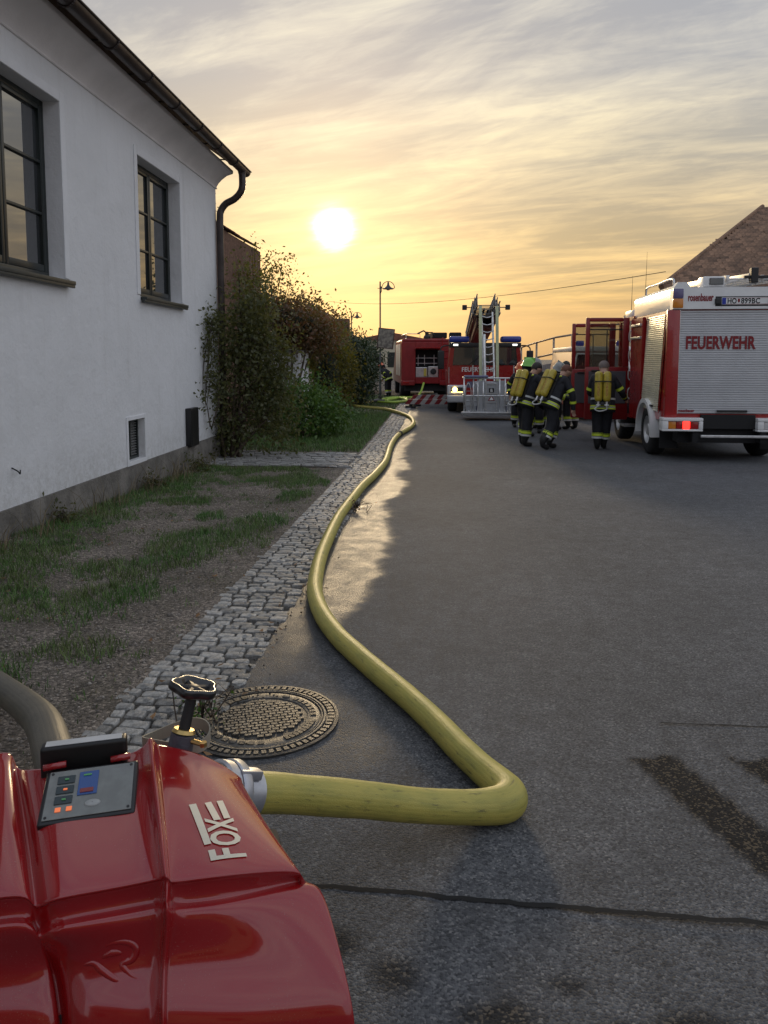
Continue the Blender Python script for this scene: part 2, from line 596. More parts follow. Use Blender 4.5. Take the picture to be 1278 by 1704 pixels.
def sett_mesh(r, sx=.155, sy=.066, h=.07):
    """one hewn stone, long side across"""
    def ring(k, z, jit):
        pts = []
        hx, hy = sx / 2 * k, sy / 2 * k
        for (a, b_) in ((-1, -1), (-.3, -1.06), (.35, -1.03), (1, -1), (1.03, 0), (1, 1), (.3, 1.05), (-.35, 1.04), (-1, 1), (-1.04, 0)):
            cr = .93 if abs(a) == 1 and abs(b_) == 1 else 1.0
            pts.append(Vector((a * hx * (cr + .03 if cr < 1 else 1) + r.uniform(-jit, jit), b_ * hy * cr + r.uniform(-jit, jit), z + r.uniform(-jit, jit) * .5)))
        return pts
    rings = [ring(.96, -h, .001), ring(1.0, -.009, .003), ring(.965, -.001, .003), ring(.80, .002, .003)]
    v = [p for q_ in rings for p in q_] + [Vector((-.02, 0, .004 + r.uniform(-.004, .004))), Vector((.02, 0, .004 + r.uniform(-.004, .004)))]
    n = 10
    f = []
    for i in range(3):
        for k in range(n):
            f.append((i * n + k, i * n + (k + 1) % n, (i + 1) * n + (k + 1) % n, (i + 1) * n + k))
    t = 3 * n
    A, B = 4 * n, 4 * n + 1
    for k in range(n):
        k2 = (k + 1) % n
        cen = B if k in (2, 3, 4) else (A if k in (7, 8, 9) else (B if k in (5,) else A))
        f.append((t + k, t + k2, cen))
    f.append((t + 2, B, A)); f.append((t + 6, A, B))
    me = bpy.data.meshes.new('sett')
    me.from_pydata(v, [], f)
    bm = bmesh.new(); bm.from_mesh(me); bmesh.ops.recalc_face_normals(bm, faces=bm.faces); bm.to_mesh(me); bm.free()
    me.materials.append(STONE)
    return me


SV = [sett_mesh(random.Random(i + 3), .15 + .012 * (i % 4), .052 + .005 * (i % 3)) for i in range(8)]
gutter = empty('cobble_gutter', (0, 0, 0))
tag(gutter, kind='structure')
mb = MB()
P = []
for yy in list(np.arange(1.5, 30, .35)) + [34, 40, 60]:
    P.append([(-1.47, yy, zg(yy) - .002), (-1.2, yy, zg(yy) - .022), (-.90, yy, zg(yy) - .012)])
mb.grid(P)
mb.build('mortar_bed', MORTAR, gutter, smooth=True)


def gut_z(x, yy):
    t = (x + 1.18) / .29
    return zg(yy) - .006 + .012 * t * t


slots = []
yy = 1.9
while yy < 33:
    x = -1.47 + rnd.uniform(-.012, .012)
    row = rnd.uniform(-.02, .02)
    while x < -.965:
        w = rnd.uniform(.095, .145)
        if x + w > -.93: w = -.915 - x + rnd.uniform(0, .015)
        if w < .075: break
        slots.append((x + w / 2, yy + rnd.uniform(-.008, .008), w - .015, rnd.randrange(8), rnd.uniform(-.07, .07)))
        x += w
    yy += rnd.uniform(.067, .080) if yy < 14 else .10
slots.sort(key=lambda s_: s_[1])
vis = [s_ for s_ in slots if s_[1] > 2.35]
big, rest = vis[:300], vis[300:]
for (x, yy, w, k, rz) in big:
    o = bpy.data.objects.new('sett', SV[k])
    link(o, gutter)
    o.location = (x, yy, gut_z(x, yy) + .006 + rnd.uniform(-.006, .006))
    o.scale = (w / (.15 + .012 * (k % 4)), rnd.uniform(.93, 1.08), 1)
    o.rotation_euler = (rnd.uniform(-.05, .05), rnd.uniform(-.04, .04), rz - .04)


def merged_setts(name, items, parent, zfun):
    mb = MB()
    for (x, yy, w, k, rz) in items:
        me = SV[k]
        M_ = Matrix.Translation((x, yy, zfun(x, yy))) @ Matrix.Rotation(rz, 4, 'Z') @ Matrix.Diagonal((w / .165, 1, 1, 1))
        mb.add([M_ @ v.co for v in me.vertices], [tuple(p.vertices) for p in me.polygons])
    return mb.build(name, mat('granite_sett_far', (.29, .285, .275), .55, var=.22, vs=26, bump=.4, bs=70, isl=.38), parent, fix=False)


o = merged_setts('setts', rest, gutter, lambda x, yy: gut_z(x, yy) + .006 + rnd.uniform(-.004, .004))
tag(o, kind='stuff')

# sett crossing to the gate beyond the house
drive = tag(empty('driveway'), kind='structure')
mb = MB()
P = [[(x, yy, vz(x, yy) + .012) for x in np.arange(-6.4, -1.40, .2)] for yy in np.arange(11.75, 13.95, .2)]
mb.grid(P)
mb.build('mortar_bed', MORTAR, drive, smooth=True)
items = []
yy = 11.82
while yy < 13.75:
    x = -6.2 + rnd.uniform(0, .1)
    while x < -1.55:
        w = rnd.uniform(.15, .26)
        items.append((x + w / 2, yy, w - .02, rnd.randrange(8), rnd.uniform(-.05, .05)))
        x += w
    yy += .10
tag(merged_setts('setts', items, drive, lambda x, yy: vz(x, yy) + .030 + rnd.uniform(-.008, .006)), kind='stuff')

# ------------------------------------------------------------------ grass, gravel
GRASS = mat('grass_blade', (.075, .175, .034), .6, isl=.55, base2=(.125, .165, .050), vs=2.2)
PATCH = [(-3.45, 5.0, .75, 1.6), (-3.6, 7.4, .5, 1.4), (-3.55, 9.6, .5, 1.6), (-3.3, 11.2, .7, .6), (-2.62, 4.45, .62, .42), (-2.15, 4.75, .4, .3), (-2.0, 6.2, .55, .85), (-1.72, 7.3, .3, .7), (-2.5, 5.4, .35, .3),
         (-2.05, 10.2, .62, .85), (-1.75, 9.0, .22, .5), (-2.25, 3.25, .35, .28), (-2.75, 2.9, .4, .3), (-3.0, 8.4, .5, .3), (-2.6, 11.4, .8, .3), (-2.35, 7.6, .2, .3), (-1.85, 3.75, .22, .2), (-2.95, 3.7, .3, .25)]


def grass_den(x, y):
    if x > -1.46 + .04 * fbm(y, 0, 5.0): return 0
    if 11.7 < y < 14.0 + .15 * fbm(x, 2, 2.0): return 0
    if y >= 14.0: return 1.0 if x > -4.4 else .5
    d = 0
    for (cx, cy, rx, ry) in PATCH:
        q = ((x - cx) / rx) ** 2 + ((y - cy) / ry) ** 2
        d = max(d, 1.25 - q)
    d += .7 * fbm(x, y, 1.6, 6.0) + .6 * fbm(x, y, 6.0, 2.0)
    return max(.02, min(1, d * 1.8 - .3)) * (.55 + .45 * min(1, max(0, .5 + 1.4 * fbm(x, y, 11.0, 4.0))))


def blades(n, xr, yr, hmin, hmax, wid, fn, seed):
    r = np.random.RandomState(seed)
    pts = []
    X = r.uniform(*xr, n); Y = r.uniform(*yr, n); K = r.uniform(0, 1, n)
    keep = [i for i in range(n) if K[i] < fn(X[i], Y[i])]
    N = len(keep)
    X, Y = X[keep], Y[keep]
    Zb = np.array([vz(a, b_) for a, b_ in zip(X, Y)]) - .004
    den = np.array([fn(a, b_) for a, b_ in zip(X, Y)])
    H = r.uniform(hmin, hmax, N) * (.45 + .65 * den)
    A = r.uniform(0, 6.283, N); B = r.uniform(0, 6.283, N)
    lean = r.uniform(.15, .9, N) * H
    W = wid * r.uniform(.6, 1.3, N)
    cx, cy = np.cos(A) * W, np.sin(A) * W
    lx, ly = np.cos(B) * lean, np.sin(B) * lean
    p0 = np.stack([X - cx, Y - cy, Zb], 1); p1 = np.stack([X + cx, Y + cy, Zb], 1)
    p2 = np.stack([X + cx * .7 + lx * .35, Y + cy * .7 + ly * .35, Zb + H * .6], 1); p3 = np.stack([X - cx * .7 + lx * .35, Y - cy * .7 + ly * .35, Zb + H * .6], 1)
    p4 = np.stack([X + lx, Y + ly, Zb + H], 1)
    Vv = np.stack([p0, p1, p2, p3, p4], 1).reshape(-1, 3)
    k = np.arange(N) * 5
    Ff = np.concatenate([np.stack([k, k + 1, k + 2], 1), np.stack([k, k + 2, k + 3], 1), np.stack([k + 3, k + 2, k + 4], 1)])
    return Vv, Ff


sets = [blades(115000, (-3.95, -1.4), (2.2, 11.7), .025, .075, .0027, grass_den, 1),
        blades(26000, (-4.4, -1.4), (13.9, 24), .05, .12, .005, grass_den, 2), blades(12000, (-4.6, -1.4), (24, 36), .03, .065, .009, grass_den, 3),
        blades(2500, (7.0, 9.5), (11, 18), .05, .25, .006, lambda x, y: 1.0, 5)]
off = 0
VV, FF = [], []
for (v_, f_) in sets:
    VV.append(v_); FF.append(f_ + off); off += len(v_)
tag(np_mesh('grass', np.concatenate(VV), np.concatenate(FF), GRASS), 'patchy short green grass on the verge between white house and setts', 'grass', kind='stuff')

DRY = mat('dry_straw', (.19, .15, .085), .8, isl=.4)
v_, f_ = blades(9000, (-3.9, -1.42), (2.2, 11.7), .010, .045, .0018, lambda x, y: .55 * (1 - min(1, grass_den(x, y) * .8)), 11)
v2_, f2_ = blades(900, (-3.82, -3.5), (4.5, 11.7), .10, .38, .0035, lambda x, y: 1.0 if fbm(y, 1, 2.2) > .05 else .12, 12)
tag(np_mesh('dry_grass', np.concatenate([v_, v2_]), np.concatenate([f_, f2_ + len(v_)]), DRY), 'thin dry straw scattered over the bare verge', 'straw', kind='stuff')

r = np.random.RandomState(4)
N = 9000
X = r.uniform(-3.9, -1.44, N); Y = 2.0 + 9.6 * r.uniform(0, 1, N) ** 1.5
S = r.uniform(.003, .011, N) * (1 + .8 * (r.uniform(0, 1, N) > .96))
base8 = np.array([(1, 0, 0), (0, 1, 0), (-1, 0, 0), (0, -1, 0), (0, 0, .7), (0, 0, -.5)], dtype=float)
VV = (base8[None] * S[:, None, None] * r.uniform(.6, 1.3, (N, 6, 1))) + np.stack([X, Y, np.array([vz(a, b_) for a, b_ in zip(X, Y)]) + S * .2], 1)[:, None]
tri = np.array([(0, 1, 4), (1, 2, 4), (2, 3, 4), (3, 0, 4), (1, 0, 5), (2, 1, 5), (3, 2, 5), (0, 3, 5)])
FF = (np.arange(N)[:, None, None] * 6 + tri[None]).reshape(-1, 3)
tag(np_mesh('gravel', VV.reshape(-1, 3), FF, mat('gravel_stone', (.26, .23, .20), .85, isl=.5)), 'loose fine gravel on the bare verge', 'gravel', kind='stuff')

# ------------------------------------------------------------------ white house
def mk_plaster():
    m, q, b = surf_mat('white_plaster')
    L = m.node_tree.links.new
    co = q.n('ShaderNodeTexCoord').outputs['Object']
    z = q.n('ShaderNodeSeparateXYZ', {0: co}).outputs[2]
    n1 = q.n('ShaderNodeTexNoise', {'Vector': co, 'Scale': 1.1, 'Detail': 8.0, 'Roughness': .65}).outputs['Fac']
    st = q.n('ShaderNodeMapping', {'Vector': co, 'Scale': (6.0, 6.0, .7)}).outputs[0]
    n2 = q.n('ShaderNodeTexNoise', {'Vector': st, 'Scale': 1.0, 'Detail': 6.0, 'Roughness': .6}).outputs['Fac']
    n3 = q.n('ShaderNodeTexNoise', {'Vector': co, 'Scale': 16.0, 'Detail': 8.0, 'Roughness': .7}).outputs['Fac']
    c = q.mix(q.smooth(n1, .3, .7), (.80, .805, .82), (.745, .75, .76))
    c = q.mix(q.m('MULTIPLY', q.smooth(n2, .52, .72), .16), c, (.50, .49, .47))
    splash = q.m('MULTIPLY', q.smooth(q.m('MULTIPLY', q.m('ADD', z, q.m('MULTIPLY', n3, -.5)), -1.0), -.42, .12), q.smooth(n3, .35, .65))
    c = q.mix(q.m('MULTIPLY', splash, .32), c, (.36, .34, .30))
    L(c, b.inputs['Base Color'])
    b.inputs['Roughness'].default_value = .92
    n4 = q.n('ShaderNodeTexNoise', {'Vector': co, 'Scale': 5.0, 'Detail': 7.0, 'Roughness': .6}).outputs['Fac']
    h = q.m('ADD', q.m('MULTIPLY', n4, 2.2), n3)
    L(q.n('ShaderNodeBump', {'Height': h, 'Strength': .35, 'Distance': .02}).outputs[0], b.inputs['Normal'])
    return m


PLASTER = mk_plaster()
PLAST2 = mat('white_plaster_trim', (.78, .785, .80), .9, var=.04, vs=3, bump=.25, bs=60)
COVE = mat('eaves_cove_plaster', (.78, .75, .745), .9, var=.06, vs=2.0, bump=.25, bs=50)
PLINTH = mat('plinth_render', (.20, .185, .165), .95, var=.3, vs=3.5, bump=.8, bs=28, bdist=.02)
FRAME = mat('window_green_black', (.012, .018, .017), .35, var=.2)
GLASS = mat('window_glass', (.03, .034, .038), .02, ior=3.0)
ZINC = mat('brown_gutter_metal', (.055, .042, .038), .4, metal=.3, var=.25, vs=4, rvar=.2)
TILE = mat('clay_roof_tile', (.16, .085, .055), .85, var=.35, vs=8, bump=.5, bs=40, rnd_obj=.25)
SLATE = mat('dark_sill', (.025, .032, .031), .45, var=.2)

house = empty('white_house', (-3.85, 0, 0))
house.location = (0, 0, 0)
tag(house, 'single storey white plastered house with dark casement windows on the left', 'house')
WX = -3.85
Y0, Y1 = -3.5, 12.95
W2 = (9.50, 11.08, 2.30, 4.10)
W1 = (5.95, 7.53, 2.30, 4.10)
BW = (8.98, 9.50, .19, .71)
holes = [W1, W2, BW, (2.4, 3.98, 2.3, 4.1), (-1.2, .38, 2.3, 4.1)]


def wall_holes(mb, X, y0, y1, z0, z1, holes):
    yc = sorted({y0, y1} | {h for H in holes for h in H[:2]})
    zc = sorted({z0, z1} | {h for H in holes for h in H[2:]})
    for i in range(len(yc) - 1):
        for j in range(len(zc) - 1):
            cy, cz = (yc[i] + yc[i + 1]) / 2, (zc[j] + zc[j + 1]) / 2
            if any(H[0] < cy < H[1] and H[2] < cz < H[3] for H in holes): continue
            mb.add([(X, yc[i], zc[j]), (X, yc[i + 1], zc[j]), (X, yc[i + 1], zc[j + 1]), (X, yc[i], zc[j + 1])], [(0, 1, 2, 3)])


mb = MB()
wall_holes(mb, WX, Y0, Y1, .14, 4.55, holes)
for H in holes:
    dp = .20
    mb.add([(WX, H[0], H[2]), (WX, H[0], H[3]), (WX - dp, H[0], H[3]), (WX - dp, H[0], H[2])], [(0, 1, 2, 3)])
    mb.add([(WX, H[1], H[2]), (WX - dp, H[1], H[2]), (WX - dp, H[1], H[3]), (WX, H[1], H[3])], [(0, 1, 2, 3)])
    mb.add([(WX, H[0], H[3]), (WX, H[1], H[3]), (WX - dp, H[1], H[3]), (WX - dp, H[0], H[3])], [(0, 1, 2, 3)])
    mb.add([(WX, H[0], H[2]), (WX - dp, H[0], H[2]), (WX - dp, H[1], H[2]), (WX, H[1], H[2])], [(0, 1, 2, 3)])
# gable end wall facing up the street
mb.add([(WX, Y1, -.5), (WX - 7, Y1, -.5), (WX - 7, Y1, 4.7), (WX - 3.5, Y1, 7.2), (WX, Y1, 4.7)], [(0, 1, 2, 3, 4)])
mb.add([(WX, Y0, -.5), (WX - 7, Y0, -.5), (WX - 7, Y0, 4.7), (WX - 3.5, Y0, 7.2), (WX, Y0, 4.7)], [(0, 1, 2, 3, 4)])
mb.build('wall', PLASTER, house, fix=False)
mb = MB()
mb.box((WX - .3, Y0 + .01, -.6), (WX + .025, Y1 - .02, .138))
mb.build('plinth', PLINTH, house)
# dark room behind the openings
mb = MB()
mb.box((WX - 1.6, Y0 + .3, .2), (WX - 1.5, Y1 - .3, 4.5))
mb.build('inner_wall', mat('room_wall', (.12, .115, .11), .9), house)

# cove under the eaves, swept along the wall
prof = [(WX, 4.43), (WX + .018, 4.432), (WX + .024, 4.442), (WX + .018, 4.452), (WX + .010, 4.457), (WX + .018, 4.48), (WX + .05, 4.53), (WX + .11, 4.59), (WX + .20, 4.655), (WX + .30, 4.685), (WX + .31, 4.70), (WX + .31, 4.74), (WX - .02, 4.80)]
mb = MB()
mb.grid([[(p[0], yy, p[1]) for p in prof] for yy in np.linspace(Y0, Y1 + .03, 40)])
mb.add([(p[0], Y1 + .03, p[1]) for p in prof], [tuple(range(len(prof)))])
mb.build('eaves_cove', COVE, house, smooth=True, angle=40)

# roof slab, tiles along the eave and verge
SL = R(36)
mb = MB()
RXe, RZe = WX + .42, 4.80
top = (WX - 3.5, RZe + 3.92 * math.tan(SL))
poly = [(RXe, RZe), (RXe - .02, RZe - .03), (top[0], top[1] - .10), (WX - 7.4, RZe - .03), (WX - 7.42, RZe), (top[0], top[1])]
mb.prism(poly, 1, Y0 - .1, Y1 + .22)
roof = mb.build('roof', mat('roof_underlay', (.10, .06, .045), .9, var=.3), house)
tm = MB()
# a clay plain tile with thickness and rounded tail
tp = [(-.088, 0), (.088, 0), (.088, .30), (.05, .345), (0, .36), (-.05, .345), (-.088, .30)]
tm.add([(a, -b_, .016) for a, b_ in tp] + [(a, -b_, 0) for a, b_ in tp], [tuple(range(7)), tuple(range(13, 6, -1))] + [(i, (i + 1) % 7, (i + 1) % 7 + 7, i + 7) for i in range(7)])
t0 = tm.build('tile', TILE, roof)
tile_me = t0.data
first = [t0]


def put_tile(x, yy, z, parent, rot):
    if first:
        o = first.pop()
    else:
        o = bpy.data.objects.new('tile', tile_me); link(o, parent)
    o.location = (x, yy, z); o.rotation_euler = rot
    return o


# tile local -y is down-slope; slope runs toward +X
for k in range(92):
    yy = Y1 + .18 - k * .178
    for rw in range(2):
        s_ = .12 + rw * .16
        put_tile(RXe + .06 - (s_ - .0) * math.cos(SL) - .18, yy + (.089 if rw else 0), RZe + .03 + (s_ + .14) * math.sin(SL) + rw * .004, roof, (R(0) + SL * 0, SL, R(90))).rotation_euler = Matrix(((0, -math.cos(SL), math.sin(SL)), (1, 0, 0), (0, math.sin(SL), math.cos(SL)))).to_euler()
for rw in range(2, 22):
    s_ = .12 + rw * .16
    put_tile(RXe + .06 - s_ * math.cos(SL) - .18, Y1 + .17, RZe + .03 + (s_ + .14) * math.sin(SL) + .01, roof, (0, 0, 0)).rotation_euler = Matrix(((0, -math.cos(SL), math.sin(SL)), (1, 0, 0), (0, math.sin(SL), math.cos(SL)))).to_euler()

# half-round gutter, brackets, downpipe
GXc, GZc, GR = WX + .47, 4.775, .082
mb = MB()
outer = [(GXc + GR * math.cos(a), GZc + GR * math.sin(a)) for a in np.linspace(R(180), R(360), 13)]
inner = [(GXc + (GR - .006) * math.cos(a), GZc + (GR - .006) * math.sin(a)) for a in np.linspace(R(360), R(180), 13)]
bead = [(GXc + GR + .010 + .011 * math.cos(a), GZc + .004 + .011 * math.sin(a)) for a in np.linspace(0, 2 * math.pi, 8, endpoint=False)]
mb.prism(outer + inner, 1, Y0, Y1 + .30)
mb.prism(bead, 1, Y0, Y1 + .30)
mb.prism(outer, 1, Y1 + .296, Y1 + .306)
gut = mb.build('gutter', ZINC, house, smooth=True, angle=40)
for k in range(14):
    yy = Y1 - .55 - k * .93
    mb = MB()
    pts = [(WX + .18, yy, 4.79)] + [(GXc + (GR + .007) * math.cos(a), yy, GZc + (GR + .007) * math.sin(a)) for a in np.linspace(R(180), R(372), 12)]
    for p, q_ in zip(pts[:-1], pts[1:]):
        mb.tube([p, q_], .011, 6)
    mb.build('bracket', ZINC, house, smooth=True)
mb = MB()
dpx = WX + .075
pth = crom([(GXc, Y1 + .02, GZc - .06), (GXc, Y1 + .02, GZc - .30), (GXc - .045, Y1 + .02, GZc - .42), (GXc - .15, Y1 + .02, GZc - .52), (dpx + .10, Y1 + .01, GZc - .60), (dpx + .015, Y1, GZc - .72), (dpx, Y1 - .02, GZc - .88), (dpx, Y1 - .02, 3.2), (dpx, Y1 - .02, 1.5), (dpx, Y1 - .02, -.3)], 8)
mb.tube(pth, .060, 16)
mb.lathe([(.075, 0), (.06, -.06), (.053, -.16)], 14, Matrix.Translation((GXc, Y1 + .02, GZc - .05)))
dp_ = mb.build('downpipe', ZINC, house, smooth=True, angle=50)
for zc in (3.75, 2.3, .9):
    mb = MB()
    mb.lathe([(.053, -.014), (.060, -.012), (.060, .012), (.053, .014)], 14, Matrix.Translation((dpx, Y1 - .02, zc)))
    mb.build('pipe_clip', ZINC, dp_, smooth=True)


def window(H, name='window'):
    y0, y1, z0, z1 = H
    w = empty(name, (WX, (y0 + y1) / 2, z0), 0, house)
    hw, hh = (y1 - y0) / 2, z1 - z0
    xr = -.165
    mb = MB()
    t = .055
    mb.bbox((xr - .06, -hw, 0), (xr, -hw + t, hh), .006)
    mb.bbox((xr - .06, hw - t, 0), (xr, hw, hh), .006)
    mb.bbox((xr - .061, -hw + t, hh - t), (xr - .001, hw - t, hh), .006)
    mb.bbox((xr - .061, -hw + t, 0), (xr + .012, hw - t, t + .02), .006)
    mb.build('frame', FRAME, w, smooth=True, angle=30)
    for s_ in (-1, 1):
        a, b_ = (-hw + t + .003, -.004) if s_ < 0 else (.004, hw - t - .003)
        c_ = .05
        z_0, z_1 = t + .023, hh - t - .003
        mb = MB()
        mb.bbox((xr - .052, a, z_0), (xr + .008, a + c_, z_1), .008)
        mb.bbox((xr - .052, b_ - c_, z_0), (xr + .008, b_, z_1), .008)
        mb.bbox((xr - .051, a + c_, z_0), (xr + .007, b_ - c_, z_0 + c_ + .02), .008)
        mb.bbox((xr - .051, a + c_, z_1 - c_), (xr + .007, b_ - c_, z_1), .008)
        cs = mb.build('casement', FRAME, w, smooth=True, angle=30)
        step = (z_1 - z_0 - 2 * c_ - .02) / 3
        for k in range(3):
            za = z_0 + c_ + .02 + k * step
            mb = MB()
            yaw = (.012 if s_ < 0 else -.008) + rnd.uniform(-.003, .003)
            ya, yb = a + c_ - .005, b_ - c_ + .005
            mb.add([(xr - .025 + yaw * (yy_ - (ya + yb) / 2), yy_, zz) for yy_, zz in ((ya, za), (yb, za), (yb, za + step), (ya, za + step))] +
                   [(xr - .029 + yaw * (yy_ - (ya + yb) / 2), yy_, zz) for yy_, zz in ((ya, za), (yb, za), (yb, za + step), (ya, za + step))],
                   [(0, 1, 2, 3), (7, 6, 5, 4), (0, 4, 5, 1), (1, 5, 6, 2), (2, 6, 7, 3), (3, 7, 4, 0)])
            mb.build('pane', GLASS, w)
            if k:
                mb = MB()
                mb.bbox((xr - .04, a + c_, za - .014), (xr + .004, b_ - c_, za + .014), .005)
                mb.build('glazing_bar', FRAME, w)
    mb = MB()
    mb.bbox((-.16, -hw + .01, -.045), (.085, hw + .07, -.003), .006)
    mb.bbox((.045, -hw - .04, -.075), (.078, hw + .065, -.043), .005)
    mb.build('sill', SLATE, w, smooth=True, angle=30)
    mb = MB()
    e = .10
    for (p, q_) in (((.0, -hw - e, .02), (.012, -hw - .001, hh + e)), ((.0, hw + .001, .02), (.012, hw + e, hh + e)), ((.0, -hw - .001, hh + .001), (.012, hw + .001, hh + e))):
        mb.bbox(p, q_, .004, 1)
    mb.build('plaster_surround', PLAST2, w)
    return w


for H in holes:
    if H is BW: continue
    window(H)
# cellar window with louvre slats
w = empty('cellar_window', (WX, BW[0], BW[2]), 0, house)
bw, bh = BW[1] - BW[0], BW[3] - BW[2]
mb = MB()
for (p, q_) in (((-.0, -.05, -.06), (.014, -.001, bh + .05)), ((0, bw + .001, -.06), (.014, bw + .05, bh + .05)), ((0, -.001, bh + .001), (.0145, bw + .001, bh + .05)), ((0, -.001, -.06), (.0145, bw + .001, -.001))):
    mb.bbox(p, q_, .003, 1)
mb.build('plaster_surround', PLAST2, w)
mb = MB()
for (p, q_) in (((-.12, 0, 0), (-.08, .035, bh)), ((-.12, bw - .035, 0), (-.08, bw, bh)), ((-.119, .035, 0), (-.081, bw - .035, .035)), ((-.119, .035, bh - .035), (-.081, bw - .035, bh)), ((-.118, bw / 2 - .015, .035), (-.079, bw / 2 + .015, bh - .035))):
    mb.box(p, q_)
mb.build('frame', FRAME, w)
LOUV = mat('grey_louvre', (.16, .16, .155), .6)
for k in range(13):
    mb = MB()
    z_ = .05 + k * .034
    mb.box((-.112, .036, z_), (-.090, bw - .036, z_ + .006), Matrix.Rotation(.7, 3, 'Y'))
    mb.build('slat', LOUV, w)
mb = MB()
mb.bbox((WX + .001, 11.12, .12), (WX + .09, 11.50, .72), .01)
mb.bbox((WX + .09, 11.15, .15), (WX + .096, 11.47, .69), .003, 1)
mb.build('meter_box', mat('black_meter_box', (.012, .012, .013), .4), house, smooth=True, angle=30)
# iron hook low on the plaster
mb = MB()
mb.tube(crom([(WX, 6.42, .50), (WX + .05, 6.43, .47), (WX + .055, 6.46, .44), (WX + .04, 6.49, .47)], 5), .006, 6)
mb.build('wall_hook', dark, house)

# ------------------------------------------------------------------ manhole cover
IRON = mat('cast_iron', (.060, .058, .056), .5, metal=.5, var=.3, vs=14, bump=.25, bs=120, rvar=.25)
IRON2 = mat('cast_iron_worn', (.105, .10, .092), .46, metal=.55, var=.3, vs=20, bump=.25, bs=140, rvar=.2)
mc = Vector((-.75, 3.055, 0))
mc.z = zg(3.06) + .006
man = empty('manhole_cover', mc)
man.rotation_euler = (-math.atan(.025), 0, R(18))
man.scale = (1.07, 1.07, 1)
tag(man, 'round cast iron manhole cover with patterned lid set in the asphalt beside the setts', 'manhole cover')
Rm = .315
mb = MB()
mb.lathe([(Rm, -.05), (Rm, .006), (Rm - .012, .008), (Rm - .014, .003), (.001, .003)], 64, cap=False)
mb.build('frame', IRON, man, smooth=True, angle=30)


def ring_blocks(name, r0, r1, n, fill, z0, z1, m, a_from=0, a_to=360, steps=2):
    mb = MB()
    for k in range(n):
        a0 = R(a_from + (a_to - a_from) * (k + .5 - fill / 2) / n); a1 = R(a_from + (a_to - a_from) * (k + .5 + fill / 2) / n)
        pi_, po = [], []
        for s_ in range(steps + 1):
            a = a0 + (a1 - a0) * s_ / steps
            pi_.append((r0 * math.cos(a), r0 * math.sin(a))); po.append((r1 * math.cos(a), r1 * math.sin(a)))
        mb.prism(pi_ + po[::-1], 2, z0, z1)
    return mb.build(name, m, man)


def ring(name, r0, r1, z, m):
    mb = MB()
    mb.lathe([(r0, .001), (r0, z), (r0 + .002, z + .001), (r1 - .002, z + .001), (r1, z), (r1, .001)], 72, cap=False)
    return mb.build(name, m, man, smooth=True, angle=30)


ring_blocks('outer_studs', .272, .296, 64, .62, .002, .010, IRON2)
ring('rim', .254, .264, .009, IRON2)
ring('lid_rim', .244, .250, .008, IRON2)
lid = ring('text_band', .186, .238, .005, IRON2)
ring_blocks('band_studs', .196, .226, 9, .80, .005, .0105, IRON, 100, 185)
ring_blocks('band_studs', .196, .226, 9, .80, .005, .0105, IRON, 290, 340)
ring_blocks('band_studs', .199, .223, 7, .62, .005, .0095, IRON, -10, 45)
ring_blocks('band_studs', .199, .223, 7, .62, .005, .0095, IRON, 200, 270)
mb = MB()
rc = .176
for i in range(-8, 9):
    for j in range(-8, 9):
        x = (i + (.5 if j % 2 else 0)) * .031; y_ = j * .0225
        if math.hypot(abs(x) + .012, abs(y_) + .009) > rc: continue
        mb.prism([(x - .0125, y_ - .008), (x + .0125, y_ - .008), (x + .0125, y_ + .008), (x - .0125, y_ + .008)], 2, .0025, .0095)
tag(mb.build('stud_field', IRON2, man), kind='stuff')
for a in (55, 235):
    mb = MB()
    mb.lathe([(.0, .0105), (.014, .0105), (.017, .009), (.017, .003)], 16, Matrix.Translation((.211 * math.cos(R(a)), .211 * math.sin(R(a)), 0)), cap=False)
    mb.build('lifting_eye', IRON, man, smooth=True)
# dirt crumbs on and by the cover
r = random.Random(21)
mb = MB()
for k in range(260):
    if k < 170:
        x = r.gauss(-.86, .09); y_ = r.gauss(3.10, .12)
    else:
        x = r.gauss(-.92, .06); y_ = r.uniform(2.6, 6.5)
    s_ = r.uniform(.003, .009)
    M_ = Matrix.Translation((x, y_, zg(y_) + .012)) @ Matrix.Rotation(r.uniform(0, 3), 4, 'Z')
    mb.add([M_ @ Vector(p) for p in ((s_, 0, 0), (0, s_ * .7, 0), (-s_, 0, 0), (0, -s_ * .8, 0), (0, 0, s_ * .7), (0, 0, -s_))], [tuple(t) for t in tri])
tag(mb.build('dirt_crumbs', mat('dirt', (.035, .028, .02), .95)), 'dark crumbs of dirt beside the manhole cover', 'dirt', kind='stuff')

# fallen leaves on the verge and in the gutter
r = np.random.RandomState(77)
N = 420
X = np.where(r.uniform(0, 1, N) < .7, r.uniform(-3.9, -1.0, N), r.normal(-.97, .10, N)); Y = 2.3 + 11 * r.uniform(0, 1, N) ** 1.4
S = r.uniform(.010, .026, N); A = r.uniform(0, 6.28, N)
Zb = np.array([(vz(a, b_) if a < -1.46 else gut_z(min(a, -.9), b_) + .012) for a, b_ in zip(X, Y)]) + .012
ca, sa = np.cos(A) * S, np.sin(A) * S
t1, t2, t3 = (r.uniform(-.006, .012, N) for _ in range(3))
VV = np.stack([np.stack([X - ca, Y - sa, Zb + t1], 1), np.stack([X + sa * .5, Y - ca * .5, Zb + t2 * .3], 1), np.stack([X + ca, Y + sa, Zb + t3], 1), np.stack([X - sa * .5, Y + ca * .5, Zb], 1)], 1).reshape(-1, 3)
k = np.arange(N) * 4
tag(np_mesh('fallen_leaves', VV, np.stack([k, k + 1, k + 2, k + 3], 1), mat('dead_leaf', (.16, .085, .035), .8, isl=.55)), 'scattered brown fallen leaves on the verge and gutter', 'leaves', kind='stuff')
